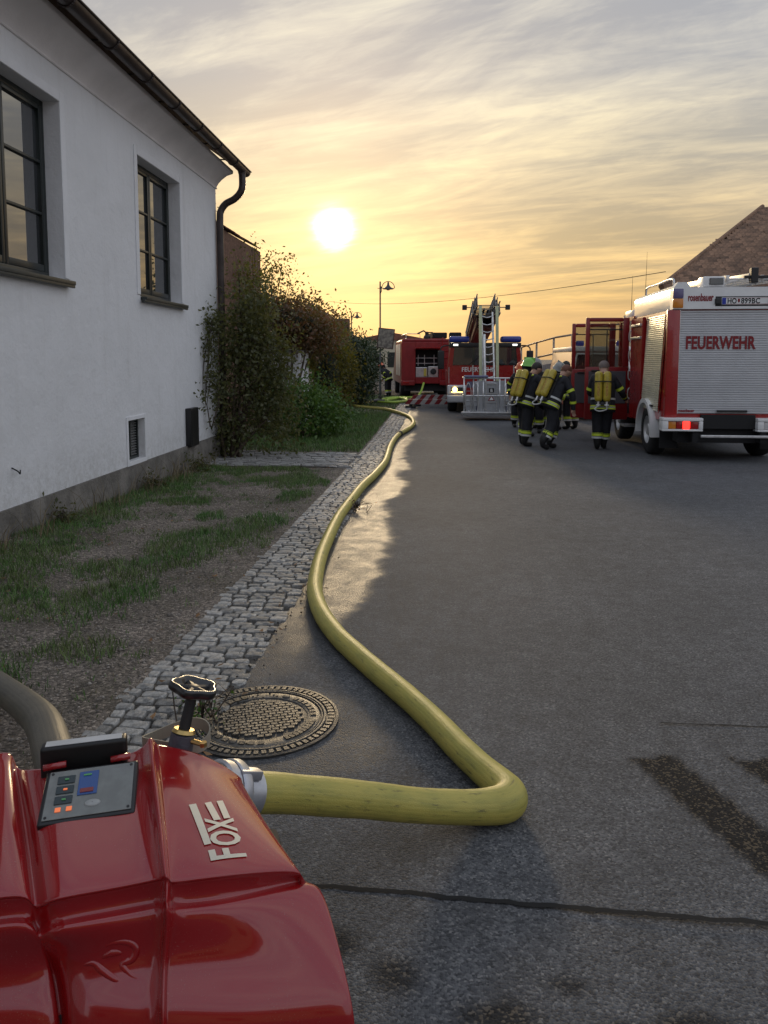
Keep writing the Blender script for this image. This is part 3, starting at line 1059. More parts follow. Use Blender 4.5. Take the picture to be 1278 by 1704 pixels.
# ------------------------------------------------------------------ plants
def leaf_mat(name, c1, c2, trans=.35):
    m, q, b = surf_mat(name)
    L = m.node_tree.links.new
    isl = q.n('ShaderNodeNewGeometry').outputs['Random Per Island']
    c = q.mix(isl, c1, c2)
    L(c, b.inputs['Base Color'])
    b.inputs['Roughness'].default_value = .45
    tr = q.n('ShaderNodeBsdfTranslucent', {'Color': q.mix(1.0, c, (1.5, 1.4, .7), 'MULTIPLY')})
    mx = q.n('ShaderNodeMixShader', {0: trans, 1: b.outputs[0], 2: tr.outputs[0]})
    L(mx.outputs[0], m.node_tree.nodes['Material Output'].inputs[0])
    MATS[name] = m
    return m


LEAF_DK = leaf_mat('leaf_dark_green', (.062, .076, .030), (.135, .14, .062), .45)
LEAF_MD = leaf_mat('leaf_mid_green', (.045, .11, .024), (.10, .18, .04))
LEAF_RD = leaf_mat('leaf_autumn', (.10, .085, .030), (.17, .080, .045))
LEAF_GD = leaf_mat('leaf_olive', (.085, .10, .024), (.17, .14, .03), .5)
LEAF_TH = leaf_mat('thuja_green', (.018, .038, .016), (.045, .070, .028), .15)
BARK = mat('bark', (.07, .05, .035), .9, var=.35, vs=20, bump=.6, bs=60)


def leaves(blobs, n, size, seed, shell=.55, asp=.55, droop=.3, ragged=.28):
    """blobs: (cx,cy,cz,rx,ry,rz,weight); leaves fill an uneven shell of each blob"""
    r = np.random.RandomState(seed)
    w = np.array([b[6] if len(b) > 6 else b[3] * b[4] * b[5] for b in blobs]); w = w / w.sum()
    idx = r.choice(len(blobs), n, p=w)
    B = np.array([b[:6] for b in blobs])[idx]
    d = r.normal(size=(n, 3)); d /= np.linalg.norm(d, axis=1)[:, None]
    # lumpy radius
    ph = r.uniform(0, 6.28, (len(blobs), 6))[idx]
    lump = 1 + ragged * (np.sin(d[:, 0] * 5 + ph[:, 0]) * np.sin(d[:, 1] * 5 + ph[:, 1]) + .6 * np.sin(d[:, 2] * 9 + ph[:, 2]) * np.sin(d[:, 0] * 8 + ph[:, 3]))
    rad = (shell + (1 - shell) * r.uniform(0, 1, n) ** .6) * lump + (r.uniform(0, 1, n) > .95) * r.uniform(0, .16, n)
    # clumps: jitter around twig centres
    P = B[:, :3] + d * B[:, 3:6] * rad[:, None]
    nt = max(8, n // 14)
    tw = P[r.randint(0, n, nt)]
    tidx = r.randint(0, nt, n)
    use = r.uniform(0, 1, n) < .7
    P[use] = tw[tidx[use]] + r.normal(size=(use.sum(), 3)) * size * 1.9
    s = size * r.uniform(.55, 1.3, n)
    nd = d * .5 + r.normal(size=(n, 3)) * .7 + np.array([0, 0, .35]); nd /= np.linalg.norm(nd, axis=1)[:, None]
    t = np.cross(nd, r.normal(size=(n, 3))); t /= np.linalg.norm(t, axis=1)[:, None]
    t[:, 2] -= droop; t /= np.linalg.norm(t, axis=1)[:, None]
    bt = np.cross(nd, t)
    a = P; b1 = P + t * (s * .45)[:, None] + bt * (s * asp * .5)[:, None] + nd * (s * .08)[:, None]
    c = P + t * s[:, None]; b2 = P + t * (s * .45)[:, None] - bt * (s * asp * .5)[:, None] + nd * (s * .08)[:, None]
    V = np.stack([a, b1, c, b2], 1).reshape(-1, 3)
    k = np.arange(n) * 4
    return V, np.stack([k, k + 1, k + 2, k + 3], 1), tw


def bush(name, loc, blobs, n, size, m, label, cat, seed, group=None, stems=5, trunk_r=.03, core=0, **kw):
    t = empty(name, loc)
    tag(t, label, cat, group)
    V, F, tw = leaves(blobs, n, size, seed, **kw)
    np_mesh('crown' if cat == 'tree' else 'foliage', V, F, m, t)
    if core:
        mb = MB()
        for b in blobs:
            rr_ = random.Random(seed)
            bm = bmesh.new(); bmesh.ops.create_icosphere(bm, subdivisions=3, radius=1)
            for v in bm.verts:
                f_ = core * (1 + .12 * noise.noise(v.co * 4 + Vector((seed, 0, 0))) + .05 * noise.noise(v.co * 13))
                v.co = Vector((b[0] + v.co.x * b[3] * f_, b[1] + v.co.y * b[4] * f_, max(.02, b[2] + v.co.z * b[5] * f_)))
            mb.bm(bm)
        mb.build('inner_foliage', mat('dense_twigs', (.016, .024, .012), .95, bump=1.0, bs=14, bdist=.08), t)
    r = random.Random(seed)
    mb = MB()
    for k in range(stems):
        b = blobs[k % len(blobs)]
        p0 = Vector((r.uniform(-.12, .12), r.uniform(-.12, .12), -.05))
        p2 = Vector((b[0] + r.uniform(-.3, .3) * b[3], b[1] + r.uniform(-.3, .3) * b[4], b[2] + .2 * b[5]))
        p1 = p0.lerp(p2, .5) + Vector((r.uniform(-.15, .15), r.uniform(-.15, .15), .1))
        pts = crom([p0, p1, p2], 4)
        mb.tube(pts, [trunk_r * (1 - .75 * i / (len(pts) - 1)) for i in range(len(pts))], 7)
        for j in range(4):
            q_ = Vector(tw[r.randrange(len(tw))])
            s_ = pts[r.randrange(3, len(pts))]
            if (q_ - s_).length < 1.4:
                mb.tube([s_, s_.lerp(q_, .5) + Vector((0, 0, .05)), q_], [trunk_r * .35, trunk_r * .22, .004], 5)
    mb.build('trunk' if cat == 'tree' else 'stems', BARK, t, smooth=True)
    return t


# climber at the house corner
bush('climbing_shrub', (-3.55, 12.75, -.3), [(.0, .0, 1.0, .42, .5, .95), (.08, .2, 2.1, .45, .6, .75), (.28, .45, 2.75, .38, .6, .55), (-.25, .1, .5, .35, .45, .6), (.45, .5, 1.2, .45, .6, .9), (.66, .5, .8, .42, .6, .7), (.58, .6, 1.75, .38, .6, .6), (.25, .4, 2.35, .38, .6, .5), (.10, .3, 3.3, .14, .3, .30)],
     9800, .085, LEAF_DK, 'tall dark leafy climber smothering the far corner of the white house', 'shrub', 31, stems=9, trunk_r=.035, shell=.3, ragged=.42)
bush('creeper', (-3.78, 12.15, .4), [(.03, -.1, 1.30, .07, .22, .28), (.05, -.05, .75, .07, .18, .45), (.08, .15, 1.7, .1, .25, .35), (.05, -.55, .45, .06, .14, .14)], 900, .075, LEAF_DK,
     'small creeper shoots on the white wall beside the black meter box', 'shrub', 32, stems=4, trunk_r=.012, shell=.1)
bush('leafy_shrub', (-2.92, 16.6, -.36), [(0, 0, .70, .72, .9, .68), (-.5, .4, .75, .6, .7, .6), (.45, .5, .55, .5, .6, .55)], 6500, .095, LEAF_MD,
     'rounded bright green shrub at the lawn edge below the white garden wall', 'shrub', 33, stems=6, shell=.45)
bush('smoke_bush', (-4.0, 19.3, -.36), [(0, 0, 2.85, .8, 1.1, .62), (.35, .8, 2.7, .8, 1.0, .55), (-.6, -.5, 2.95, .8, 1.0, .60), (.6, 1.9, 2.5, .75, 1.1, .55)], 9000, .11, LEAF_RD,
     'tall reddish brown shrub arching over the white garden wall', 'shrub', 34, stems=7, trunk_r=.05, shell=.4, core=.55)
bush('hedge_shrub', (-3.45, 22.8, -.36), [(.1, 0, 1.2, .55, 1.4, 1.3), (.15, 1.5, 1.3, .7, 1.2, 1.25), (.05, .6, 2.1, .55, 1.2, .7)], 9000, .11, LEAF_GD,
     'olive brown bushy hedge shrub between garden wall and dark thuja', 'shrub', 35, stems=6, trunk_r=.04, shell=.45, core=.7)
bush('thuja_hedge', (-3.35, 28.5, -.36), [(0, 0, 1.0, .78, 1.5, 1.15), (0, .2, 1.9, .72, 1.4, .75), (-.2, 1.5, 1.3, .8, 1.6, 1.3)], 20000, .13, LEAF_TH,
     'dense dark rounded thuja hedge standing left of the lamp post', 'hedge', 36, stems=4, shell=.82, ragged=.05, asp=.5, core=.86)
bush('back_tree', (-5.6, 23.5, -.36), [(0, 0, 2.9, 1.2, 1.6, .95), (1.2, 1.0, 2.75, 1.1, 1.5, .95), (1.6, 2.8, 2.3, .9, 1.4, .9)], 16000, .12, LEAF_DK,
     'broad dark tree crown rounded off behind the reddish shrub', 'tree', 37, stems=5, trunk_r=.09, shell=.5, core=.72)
bush('sapling', (-4.25, 17.8, -.36), [(-.1, 0, 3.75, .45, .5, .55), (.35, .3, 4.05, .5, .5, .45), (-.25, .2, 4.5, .25, .3, .25), (.75, .3, 3.7, .25, .3, .22)], 900, .085, LEAF_GD,
     'slender sapling with sparse golden leaves lit through against the sunset', 'tree', 38, stems=8, trunk_r=.02, shell=.1)
bush('far_hedge', (-4.6, 37, -.36), [(0, 0, 1.2, 1.4, 2.5, 1.5), (.6, 3, 1.6, 1.3, 2.5, 1.3)], 6000, .16, LEAF_TH, 'low far hedge rounded behind the thuja', 'hedge', 39, stems=4, shell=.6, ragged=.12, core=.8)
bush('ivy_top', (-5.0, 16.2, 4.65), [(0, 0, .12, .08, .08, .14)], 60, .08, LEAF_DK, 'tiny tuft growing on the brick house ridge', 'plant', 40, stems=3, trunk_r=.008, shell=.1)
# low weeds along the plinth and beside the manhole
for k, (x, yy, h, n_, m_, lb) in enumerate([(-1.02, 3.02, .14, 70, LEAF_MD, 'small green weed growing from the setts beside the manhole cover'),
                                             (-3.70, 7.0, .16, 160, LEAF_DK, 'low leafy weed against the plinth under the near window'),
                                             (-3.68, 9.3, .2, 220, LEAF_DK, 'low leafy weed against the plinth below the cellar window'),
                                             (-3.62, 10.9, .25, 300, LEAF_DK, 'weed clump against the plinth below the black meter box'),
                                             (-.88, 8.1, .05, 60, LEAF_RD, 'reddish weed tuft under the hose edge by the setts')]):
    bush('weed', (x, yy, zg(yy) + .01), [(0, 0, h * .55, h * .5, h * .5, h * .6), (h * .3, h * .2, h * .35, h * .4, h * .4, h * .4)], n_, .028 if k in (0, 4) else .05, m_, lb, 'weed', 50 + k, stems=5, trunk_r=.004, shell=.05)

# ------------------------------------------------------------------ neighbours on the left
BRICK = mat('old_brick', (.17, .095, .065), .9, var=.4, vs=14, bump=.6, bs=50)
bh_ = empty('brick_house', (-5.55, 17.5, -.36))
tag(bh_, 'old brown brick house end wall with tiled verge behind the climber', 'house')
mb = MB()
mb.prism([(.78, 0), (-2.8, 0), (-2.8, 4.2), (-.9, 5.6), (.2, 5.02), (.78, 4.72)], 1, -1.0, 2.6)
mb.build('wall', BRICK, bh_)
rf = empty('roof', (0, 0, 0), 0, bh_)
sl_ = Vector((.78 - (-.9), 0, 4.72 - 5.6)).normalized()
for k in range(9):
    for j in range(9):
        p = Vector((-.95, 0, 5.68)) + sl_ * (k * .21)
        o = bpy.data.objects.new('tile', tile_me); link(o, rf)
        o.location = (p.x + rnd.uniform(-.015, .015), -1.08 + j * .42, p.z + rnd.uniform(0, .03))
        o.scale = (2.3, 1, 1.6)
        up_s = -sl_; nr = Vector((0, 1, 0)).cross(up_s)
        if nr.z < 0: nr = -nr
        o.rotation_euler = Matrix((Vector((0, 1, 0)), up_s, Vector((0, 1, 0)).cross(up_s))).transposed().to_euler()
# a loose ragged row of eave bricks
for k in range(12):
    mb = MB()
    mb.box((-.08, -.12, -.04), (.06, .12, .04))
    o = mb.build('brick', BRICK, bh_)
    p = Vector((-.85, 0, 5.62)) + sl_ * (k * .155)
    o.location = (p.x, -1.03, p.z - .05); o.rotation_euler = (0, rnd.uniform(.3, .6), rnd.uniform(-.1, .1))

gw = empty('garden_wall', (-3.75, 20.9, -.36))
tag(gw, 'white plastered garden wall glimpsed between the shrubs', 'wall')
mb = MB(); mb.bbox((-.95, -1.2, 0), (.12, .1, 2.0), .02)
mb.build('wall', PLAST2, gw)
mb = MB(); mb.bbox((-1.0, -1.25, 2.001), (.17, .15, 2.06), .015)
mb.build('coping', mat('coping_stone', (.3, .28, .26), .9), gw)
mb = MB(); mb.bbox((.45, 4.2, 0), (.53, 4.35, 1.6), .01)
o = mb.build('gate_post', mat('pale_post', (.45, .44, .42), .8)); o.location = (-3.75, 20.9, -.36)
tag(o, 'thin pale post at the edge of the olive hedge', 'post')

fh = empty('far_house', (-7.2, 47, -.36))
tag(fh, 'far house with red roof and square chimney left of the lamps', 'house')
mb = MB(); mb.box((-3, -3, 0), (2.2, 5, 2.6)); mb.build('wall', mat('far_house_wall', (.45, .36, .30), .9), fh)
mb = MB(); mb.prism([(-3.4, 2.5), (2.6, 2.5), (-.4, 5.0)], 1, -3.3, 5.3); rf2 = mb.build('roof', mat('far_roof', (.20, .085, .055), .9, var=.3, vs=5), fh)
mb = MB(); mb.bbox((.7, .2, 3.3), (1.65, .9, 4.35), .02); mb.build('chimney', BRICK, rf2)
fw = empty('street_end_house', (-4.4, 60, -.36))
tag(fw, 'pale house front far down the street behind the lamp post', 'house')
mb = MB(); mb.box((-2, 0, 0), (3.6, 6, 3.4)); mb.build('wall', mat('pale_far_wall', (.55, .50, .38), .9), fw)
mb = MB(); mb.prism([(-2.4, 3.3), (4.0, 3.3), (.8, 3.9)], 1, -.3, 6.3); mb.build('roof', MATS['far_roof'], fw)
for k in range(3):
    mb = MB(); mb.box((-1.2 + k * 1.7, -.05, 1.1), (-.4 + k * 1.7, -.01, 2.3)); mb.build('window', FRAME, fw)

# ------------------------------------------------------------------ street lamps
LAMPM = mat('lamp_paint', (.05, .055, .055), .4, metal=.3)


def lamp(loc, H, label, rz=0):
    t = empty('street_lamp', loc, rz)
    tag(t, label, 'street lamp', 'bell street lamps along the left side')
    mb = MB()
    mb.tube([(0, 0, 0), (0, 0, .9), (0, 0, .92), (0, 0, H)], [.055, .055, .038, .033], 10)
    mb.build('pole', LAMPM, t, smooth=True, angle=40)
    hc = Vector((.36, 0, H - .22))
    mb = MB()
    mb.tube([(hc.x + .28 * math.cos(a), 0, hc.z - .06 + .28 * math.sin(a)) for a in np.linspace(R(-5), R(185), 18)], .016, 6)
    mb.tube([(-.12, 0, hc.z - .08), (.64, 0, hc.z - .08)], .013, 6)
    mb.tube([(0, 0, hc.z - .35), (.06, 0, hc.z - .2), (.05, 0, hc.z)], .018, 6)
    mb.build('bracket', LAMPM, t, smooth=True)
    mb = MB()
    mb.lathe([(.012, .20), (.04, .18), (.05, .08), (.075, .02), (.15, -.05), (.24, -.10), (.245, -.12)], 20, Matrix.Translation(hc), cap=False)
    mb.build('lamp_shade', LAMPM, t, smooth=True)
    mb = MB()
    mb.lathe([(.03, -.04), (.09, -.08), (.10, -.12), (.06, -.17), (.0, -.18)], 14, Matrix.Translation(hc), cap=False)
    mb.build('glass', mat('lamp_glass', (.5, .48, .42), .3), t, smooth=True)
    return t


lamp((-2.5, 33.3, -.36), 5.25, 'tall bell street lamp with a framed poster on its pole')
lamp((-5.3, 46.5, -.36), 4.7, 'farther bell street lamp showing above the dark hedge')
ps = empty('poster_sign', (-2.36, 33.18, 2.36))
tag(ps, 'framed picture poster tied to the tall lamp post', 'poster')
mb = MB()
a = R(-7)
mb.bbox((-.34, -.02, -.42), (.34, .02, .42), .01); ob = mb.build('board', mat('poster_print', (.10, .085, .075), .6, base2=(.30, .27, .22), vs=7), ps)
mb = MB()
for (p, q_) in (((-.37, -.03, -.45), (-.335, .03, .45)), ((.335, -.03, -.45), (.37, .03, .45)), ((-.335, -.029, .415), (.335, .029, .45)), ((-.335, -.029, -.45), (.335, .029, -.415))): mb.box(p, q_)
mb.build('poster_frame', mat('poster_frame_brown', (.06, .03, .025), .5), ps)
ps.rotation_euler = (0, R(6), 0); ps.location.x += .12
# overhead cable
mb = MB()
A, B = Vector((-9, 62, 6.2)), Vector((7.6, 25.5, 4.35))
mb.tube([A.lerp(B, t) + Vector((0, 0, -.55 * 4 * t * (1 - t))) for t in np.linspace(0, 1, 24)], .012, 5)
tag(mb.build('overhead_cable', dark), 'single dark overhead cable strung across the evening sky', 'cable')

# ------------------------------------------------------------------ right-hand house with hipped tile roof
rh = empty('tiled_house', (6.55, 22.5, -.36))
tag(rh, 'house with a large brown tiled hip roof behind the fire engine', 'house')
mb = MB(); mb.box((1.2, 1.6, 0), (10, 9, 3.6)); mb.build('wall', mat('tan_wall', (.42, .36, .28), .9, var=.1), rh)
# hip corner, ridge
e0 = Vector((0.0, 0, 3.85)); e1 = Vector((12, -2.2, 3.85)); r0 = Vector((5.46, 6.44, 7.35)); r1 = Vector((13.5, 5.2, 7.75)); e2 = Vector((0, 12, 3.85))
mb = MB()
mb.add([e0, e1, r1, r0, e0 - Vector((0, 0, .12)), e1 - Vector((0, 0, .12))], [(0, 1, 2, 3), (0, 4, 5, 1)])
roofR = mb.build('roof', MATS['roof_underlay'], rh)
mb = MB(); mb.add([e0 + Vector((.25, .4, 0)), r0 + Vector((.25, .4, -.1)), r0 + Vector((.25, .4, -7.5)), e0 + Vector((.25, .4, -4))], [(0, 1, 2, 3)]); mb.build('gable_wall', mat('tan_wall', (.42, .36, .28)), rh)
nrm_ = (e1 - e0).cross(r0 - e0).normalized()
if nrm_.z < 0: nrm_ = -nrm_
ux = (e1 - e0).normalized(); uy = nrm_.cross(ux)
TM = mat('weathered_tile', (.175, .100, .060), .88, var=.3, vs=10, bump=.3, bs=50, rnd_obj=.38)
tw_ = MB(); tw_.box((-.125, -.30, 0), (.125, .02, .035)); tmp = tw_.build('tile', TM, roofR); tme = tmp.data
used = [tmp]
M3 = Matrix((ux, uy, nrm_)).transposed()
cnt = 0
stuffmb = MB()
slope_len = (r0 - e0).dot(uy)
hip = (r0 - e0)
for k in range(int(slope_len / .26) + 1):
    for j in range(0, 50):
        u, v_ = j * .25 + (.125 if k % 2 else 0), .26 + k * .26
        if u < hip.dot(ux) * v_ / slope_len - .05: continue
        p = e0 + ux * u + uy * min(v_, slope_len) + nrm_ * (.03 + rnd.uniform(0, .025))
        sx_ = 1
        if u < 6.2 and k > 4 and cnt < 298:
            if used: o = used.pop()
            else:
                o = bpy.data.objects.new('tile', tme); link(o, roofR)
            o.location = p; o.rotation_euler = (M3 @ Matrix.Rotation(.07 + rnd.uniform(-.02, .02), 3, 'X') @ Matrix.Rotation(rnd.uniform(-.03, .03), 3, 'Z')).to_euler(); cnt += 1
        else:
            Mx = (M3 @ Matrix.Rotation(.07, 3, 'X')).to_4x4(); Mx.translation = p
            stuffmb.add([Mx @ v.co for v in tme.vertices], [tuple(q_.vertices) for q_ in tme.polygons])
tag(stuffmb.build('tiles', mat('weathered_tile_far', (.175, .100, .060), .88, var=.3, vs=10, isl=.38), roofR, fix=False), kind='stuff')
mb = MB()
for k in range(16):
    p = e0.lerp(r0, (k + .2) / 16); q_ = e0.lerp(r0, (k + 1.3) / 16)
    mb = MB(); mb.tube([p + Vector((0, 0, .05)), q_ + Vector((0, 0, .07))], [.09, .075], 8)
    mb.build('hip_tile', TM, roofR, smooth=True, angle=40)

# unseen house added behind the camera to block sky and darken the pump's reflections
bhs = empty('sky_blocker_house', (1.0, -13, .07))
tag(bhs, 'plain dark house added unseen behind the viewer to darken the red pump', 'house')
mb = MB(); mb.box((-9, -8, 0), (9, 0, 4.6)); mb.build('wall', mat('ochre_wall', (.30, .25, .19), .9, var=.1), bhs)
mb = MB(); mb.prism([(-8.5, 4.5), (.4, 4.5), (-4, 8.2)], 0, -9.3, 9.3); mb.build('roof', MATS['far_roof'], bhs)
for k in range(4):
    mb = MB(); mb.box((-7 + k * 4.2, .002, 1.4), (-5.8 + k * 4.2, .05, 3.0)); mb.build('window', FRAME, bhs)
# ------------------------------------------------------------------ vehicle materials
RED = mat('fire_red', (.32, .012, .012), .28, coat=.6, var=.08, vs=2, rvar=.1)
RED_DK = mat('fire_red_dull', (.24, .012, .014), .4, coat=.3, var=.15, vs=3)
WHITE = mat('vehicle_white', (.78, .78, .77), .35, coat=.3, var=.04, vs=3)
ALU = mat('roller_aluminium', (.54, .55, .57), .42, metal=.55, var=.06, vs=2)
ALU2 = mat('bright_aluminium', (.66, .66, .66), .35, metal=.8, var=.15, vs=8)
BLACK = mat('black_plastic', (.018, .018, .019), .5, var=.2)
RUBBER = mat('tyre_rubber', (.018, .018, .018), .85, bump=.3, bs=40)
RIM = mat('wheel_rim', (.55, .55, .54), .45, metal=.4, var=.15)
CHASSIS = mat('chassis_dark', (.012, .012, .013), .8)
VGLASS = mat('vehicle_glass', (.03, .035, .04), .03, ior=1.9)
BLUE = mat('blue_beacon', (.03, .05, .32), .15, coat=.5)
REDTXT = mat('sign_red', (.22, .009, .014), .55)
BLKTXT = mat('print_black', (.012, .012, .012), .5)
WHTTXT = mat('print_white', (.78, .78, .76), .6)
AMBER = mat('amber_lens', (.65, .22, .02), .25, coat=.5)
REDL = mat('red_lens', (.35, .01, .01), .25, coat=.5)
TAIL = mat('tail_light_on', (.6, .02, .02), .3, emit=(1, .03, .02), es=2.6)
HEADL = mat('headlight_on', (.9, .7, .3), .3, emit=(1, .62, .16), es=7.0)
LENS = mat('clear_lens', (.55, .56, .56), .08, coat=.5)
HIVIZ = mat('hi_viz_yellow', (.55, .68, .05), .5, emit=None)
SILVER = mat('reflective_silver', (.55, .56, .55), .4)


def pane_mat():
    m, q, b = surf_mat('clear_pane')
    tr = q.n('ShaderNodeBsdfTransparent', {'Color': (.75, .76, .74, 1)})
    gl = q.n('ShaderNodeBsdfGlossy', {'Roughness': .02, 'Color': (1, 1, 1, 1)})
    fr = q.n('ShaderNodeFresnel', {'IOR': 1.6})
    mx = q.n('ShaderNodeMixShader', {0: fr.outputs[0], 1: tr.outputs[0], 2: gl.outputs[0]})
    m.node_tree.links.new(mx.outputs[0], m.node_tree.nodes['Material Output'].inputs[0])
    return m


PANE = pane_mat()


def wheel(parent, x, y, r, w, side=-1):
    """axle along X; x is the outer face"""
    t = empty('wheel', (x, y, r), 0, parent)
    M_ = Matrix.Rotation(R(90), 4, 'Y')
    s_ = 1 if side < 0 else -1
    mb = MB()
    mb.lathe([(r * .56, .01), (r * .62, -.004), (r * .86, 0), (r * .96, .03), (r, .07), (r, w - .07), (r * .96, w - .03), (r * .86, w), (r * .58, w)], 28, Matrix.Diagonal((s_, 1, 1, 1)) @ M_, cap=False)
    mb.build('tyre', RUBBER, t, smooth=True, angle=40)
    mb = MB()
    mb.lathe([(r * .58, .012), (r * .55, .03), (r * .50, .10), (r * .30, .12), (r * .27, .05), (r * .22, .02), (.001, .015)], 24, Matrix.Diagonal((s_, 1, 1, 1)) @ M_, cap=False)
    for k in range(8):
        a = k * math.pi / 4
        mb.cyl((s_ * .115, r * .40 * math.cos(a), r * .40 * math.sin(a)), (s_ * .085, r * .40 * math.cos(a), r * .40 * math.sin(a)), .02, 6)
    mb.build('rim', RIM, t, smooth=True, angle=40)
    return t


def slats(parent, axis, x0, x1, z0, z1, pos, n, m, name='shutter', depth=.008):
    """roller shutter: ribbed sheet, each rib a raised bar; axis 1 = faces -Y, axis 0 = faces -X"""
    mb = MB()
    h = (z1 - z0) / n
    prof = []
    for k in range(n):
        z = z0 + k * h
        prof += [(pos, z), (pos - depth, z + h * .18), (pos - depth * 1.15, z + h * .5), (pos - depth, z + h * .82)]
    prof.append((pos, z1))
    P = [[(x, p[0], p[1]) if axis == 1 else (p[0], x, p[1]) for p in prof] for x in (x0, x1)]
    mb.grid(P)
    return mb.build(name, m, parent, smooth=True, angle=25)


# ------------------------------------------------------------------ the near fire engine (seen from the rear)
fe = empty('fire_engine', (3.95, 13.2, zg(14.0) + .0), R(-2))
tag(fe, 'red and white fire engine from behind with roller shutter and open cab doors', 'fire engine')
W_ = 2.22
# superstructure: side columns lean in slightly; built as walls round the equipment bay
mb = MB()
prof = [(.05, .72), (.05, .95), (.13, 2.66), (W_ - .13, 2.66), (W_ - .05, .95), (W_ - .05, .72)]
mb.prism(prof, 1, .05, 2.75)
body = mb.build('body', RED, fe)
mb = MB()
mb.bbox((.02, 0, .70), (.235, .10, 2.655), .03)
mb.build('corner_column', RED, body, smooth=True, angle=35).location = (.02, -.02, 0)
mb = MB()
mb.bbox((W_ - .235, 0, .70), (W_ - .02, .10, 2.655), .03)
mb.build('corner_column', RED, body, smooth=True, angle=35).location = (-.02, -.02, 0)
# white roof fascia, with raised side rails
mb = MB()
mb.prism([(.12, 2.662), (.12, 3.02), (.19, 3.12), (.34, 3.12), (.40, 3.03), (W_ - .40, 3.03), (W_ - .34, 3.12), (W_ - .19, 3.12), (W_ - .12, 3.02), (W_ - .12, 2.662)], 1, -.03, .16)
mb.build('roof_fascia', WHITE, fe)
mb = MB()
GLW = mat('gloss_white', (.78, .78, .77), .16, coat=.6)
mb.prism([(.13, 2.664)] + [(.25 + .12 * math.cos(a), 2.98 + .12 * math.sin(a)) for a in np.linspace(R(180), 0, 11)] + [(.37, 2.664)], 1, .165, 2.9)
mb.build('roof_rail', GLW, fe, smooth=True, angle=30)
mb = MB()
mb.prism([(W_ - .13, 2.664)] + [(W_ - .25 - .12 * math.cos(a), 2.98 + .12 * math.sin(a)) for a in np.linspace(R(180), 0, 11)] + [(W_ - .37, 2.664)], 1, .165, 2.9)
mb.build('roof_rail', GLW, fe, smooth=True, angle=30)
mb = MB(); mb.box((.361, .165, 2.665), (W_ - .361, 2.9, 2.86)); mb.build('roof_deck', ALU2, fe)
mb = MB()
mb.tube(crom([(.26, .5, 3.10), (.26, .6, 3.24), (.26, 1.6, 3.24), (.26, 2.4, 3.24), (.26, 2.5, 3.10)], 5), .02, 8)
mb.build('roof_handrail', ALU2, fe, smooth=True)
# rear roller shutter
sh = slats(fe, 1, .245, W_ - .245, .86, 2.64, .035, 44, ALU)
mb = MB()
mb.box((.238, .0, .85), (.262, .06, 2.65)); mb.build('shutter_track', ALU2, fe)
mb = MB(); mb.box((W_ - .262, .0, .85), (W_ - .238, .06, 2.65)); mb.build('shutter_track', ALU2, fe)
mb = MB(); mb.bbox((.92, -.03, .885), (1.42, .015, .925), .01); mb.build('shutter_handle', BLACK, fe)
XF = frame((.36, .017, 1.985), (1, 0, 0), (0, 0, 1))
text_mesh('FEUERWEHR', .30, XF, 'lettering', REDTXT, fe, .010, .002, sx=.66, spacing=1.04)
text_mesh('rosenbauer', .175, frame((.36, -.034, 2.80), (1, 0, 0), (0, 0, 1)), 'maker_lettering', REDTXT, fe, .005, .002, sx=.52)
text_mesh('rosenbauer', .075, frame((.27, .014, .885), (1, 0, 0), (0, 0, 1)), 'maker_lettering', REDTXT, fe, .002, .002, sx=.8)
# plate
pl = empty('number_plate', (.915, -.035, 2.74), 0, fe)
mb = MB(); mb.bbox((-.10, .0, -.035), (.86, .02, .135), .02); mb.build('plate_holder', BLACK, pl)
mb = MB(); mb.bbox((0, -.012, -.01), (.76, .001, .115), .008); mb.build('plate', WHTTXT, pl)
mb = MB(); mb.box((.006, -.014, -.004), (.07, -.0125, .109)); mb.build('euro_band', mat('euro_blue', (.02, .04, .35), .5), pl)
mb = MB()
for z_ in (-.003, .100): mb.box((.072, -.0140, z_), (.754, -.0125, z_ + .006))
mb.build('plate_stripe', REDTXT, pl)
text_mesh('HO', .125, frame((.09, -.0135, .012), (1, 0, 0), (0, 0, 1)), 'plate_letters', BLKTXT, pl, .003, .001, sx=.80)
mb = MB(); mb.prism([(.262, .09), (.262, .045), (.279, .02), (.296, .045), (.296, .09)], 1, -.0145, -.0125); mb.build('crest', REDTXT, pl)
text_mesh('899BC', .125, frame((.315, -.0135, .012), (1, 0, 0), (0, 0, 1)), 'plate_letters', BLKTXT, pl, .003, .001, sx=.86, spacing=1.06)
for x in (-.06, .82):
    mb = MB(); mb.bbox((x - .05, -.05, .0), (x + .05, .02, .10), .02); mb.build('plate_lamp', BLACK, pl)
# upper corner lamps
for x in (.20, W_ - .20):
    mb = MB(); mb.bbox((x - .085, -.05, 2.68), (x + .085, .0, 2.84), .015); mb.build('indicator', AMBER, fe, smooth=True, angle=30)
    mb = MB(); mb.bbox((x - .085, -.05, 2.845), (x + .085, .0, 3.01), .015); mb.build('beacon', mat('dim_blue_lens', (.12, .10, .22), .25, coat=.4), fe, smooth=True, angle=30)
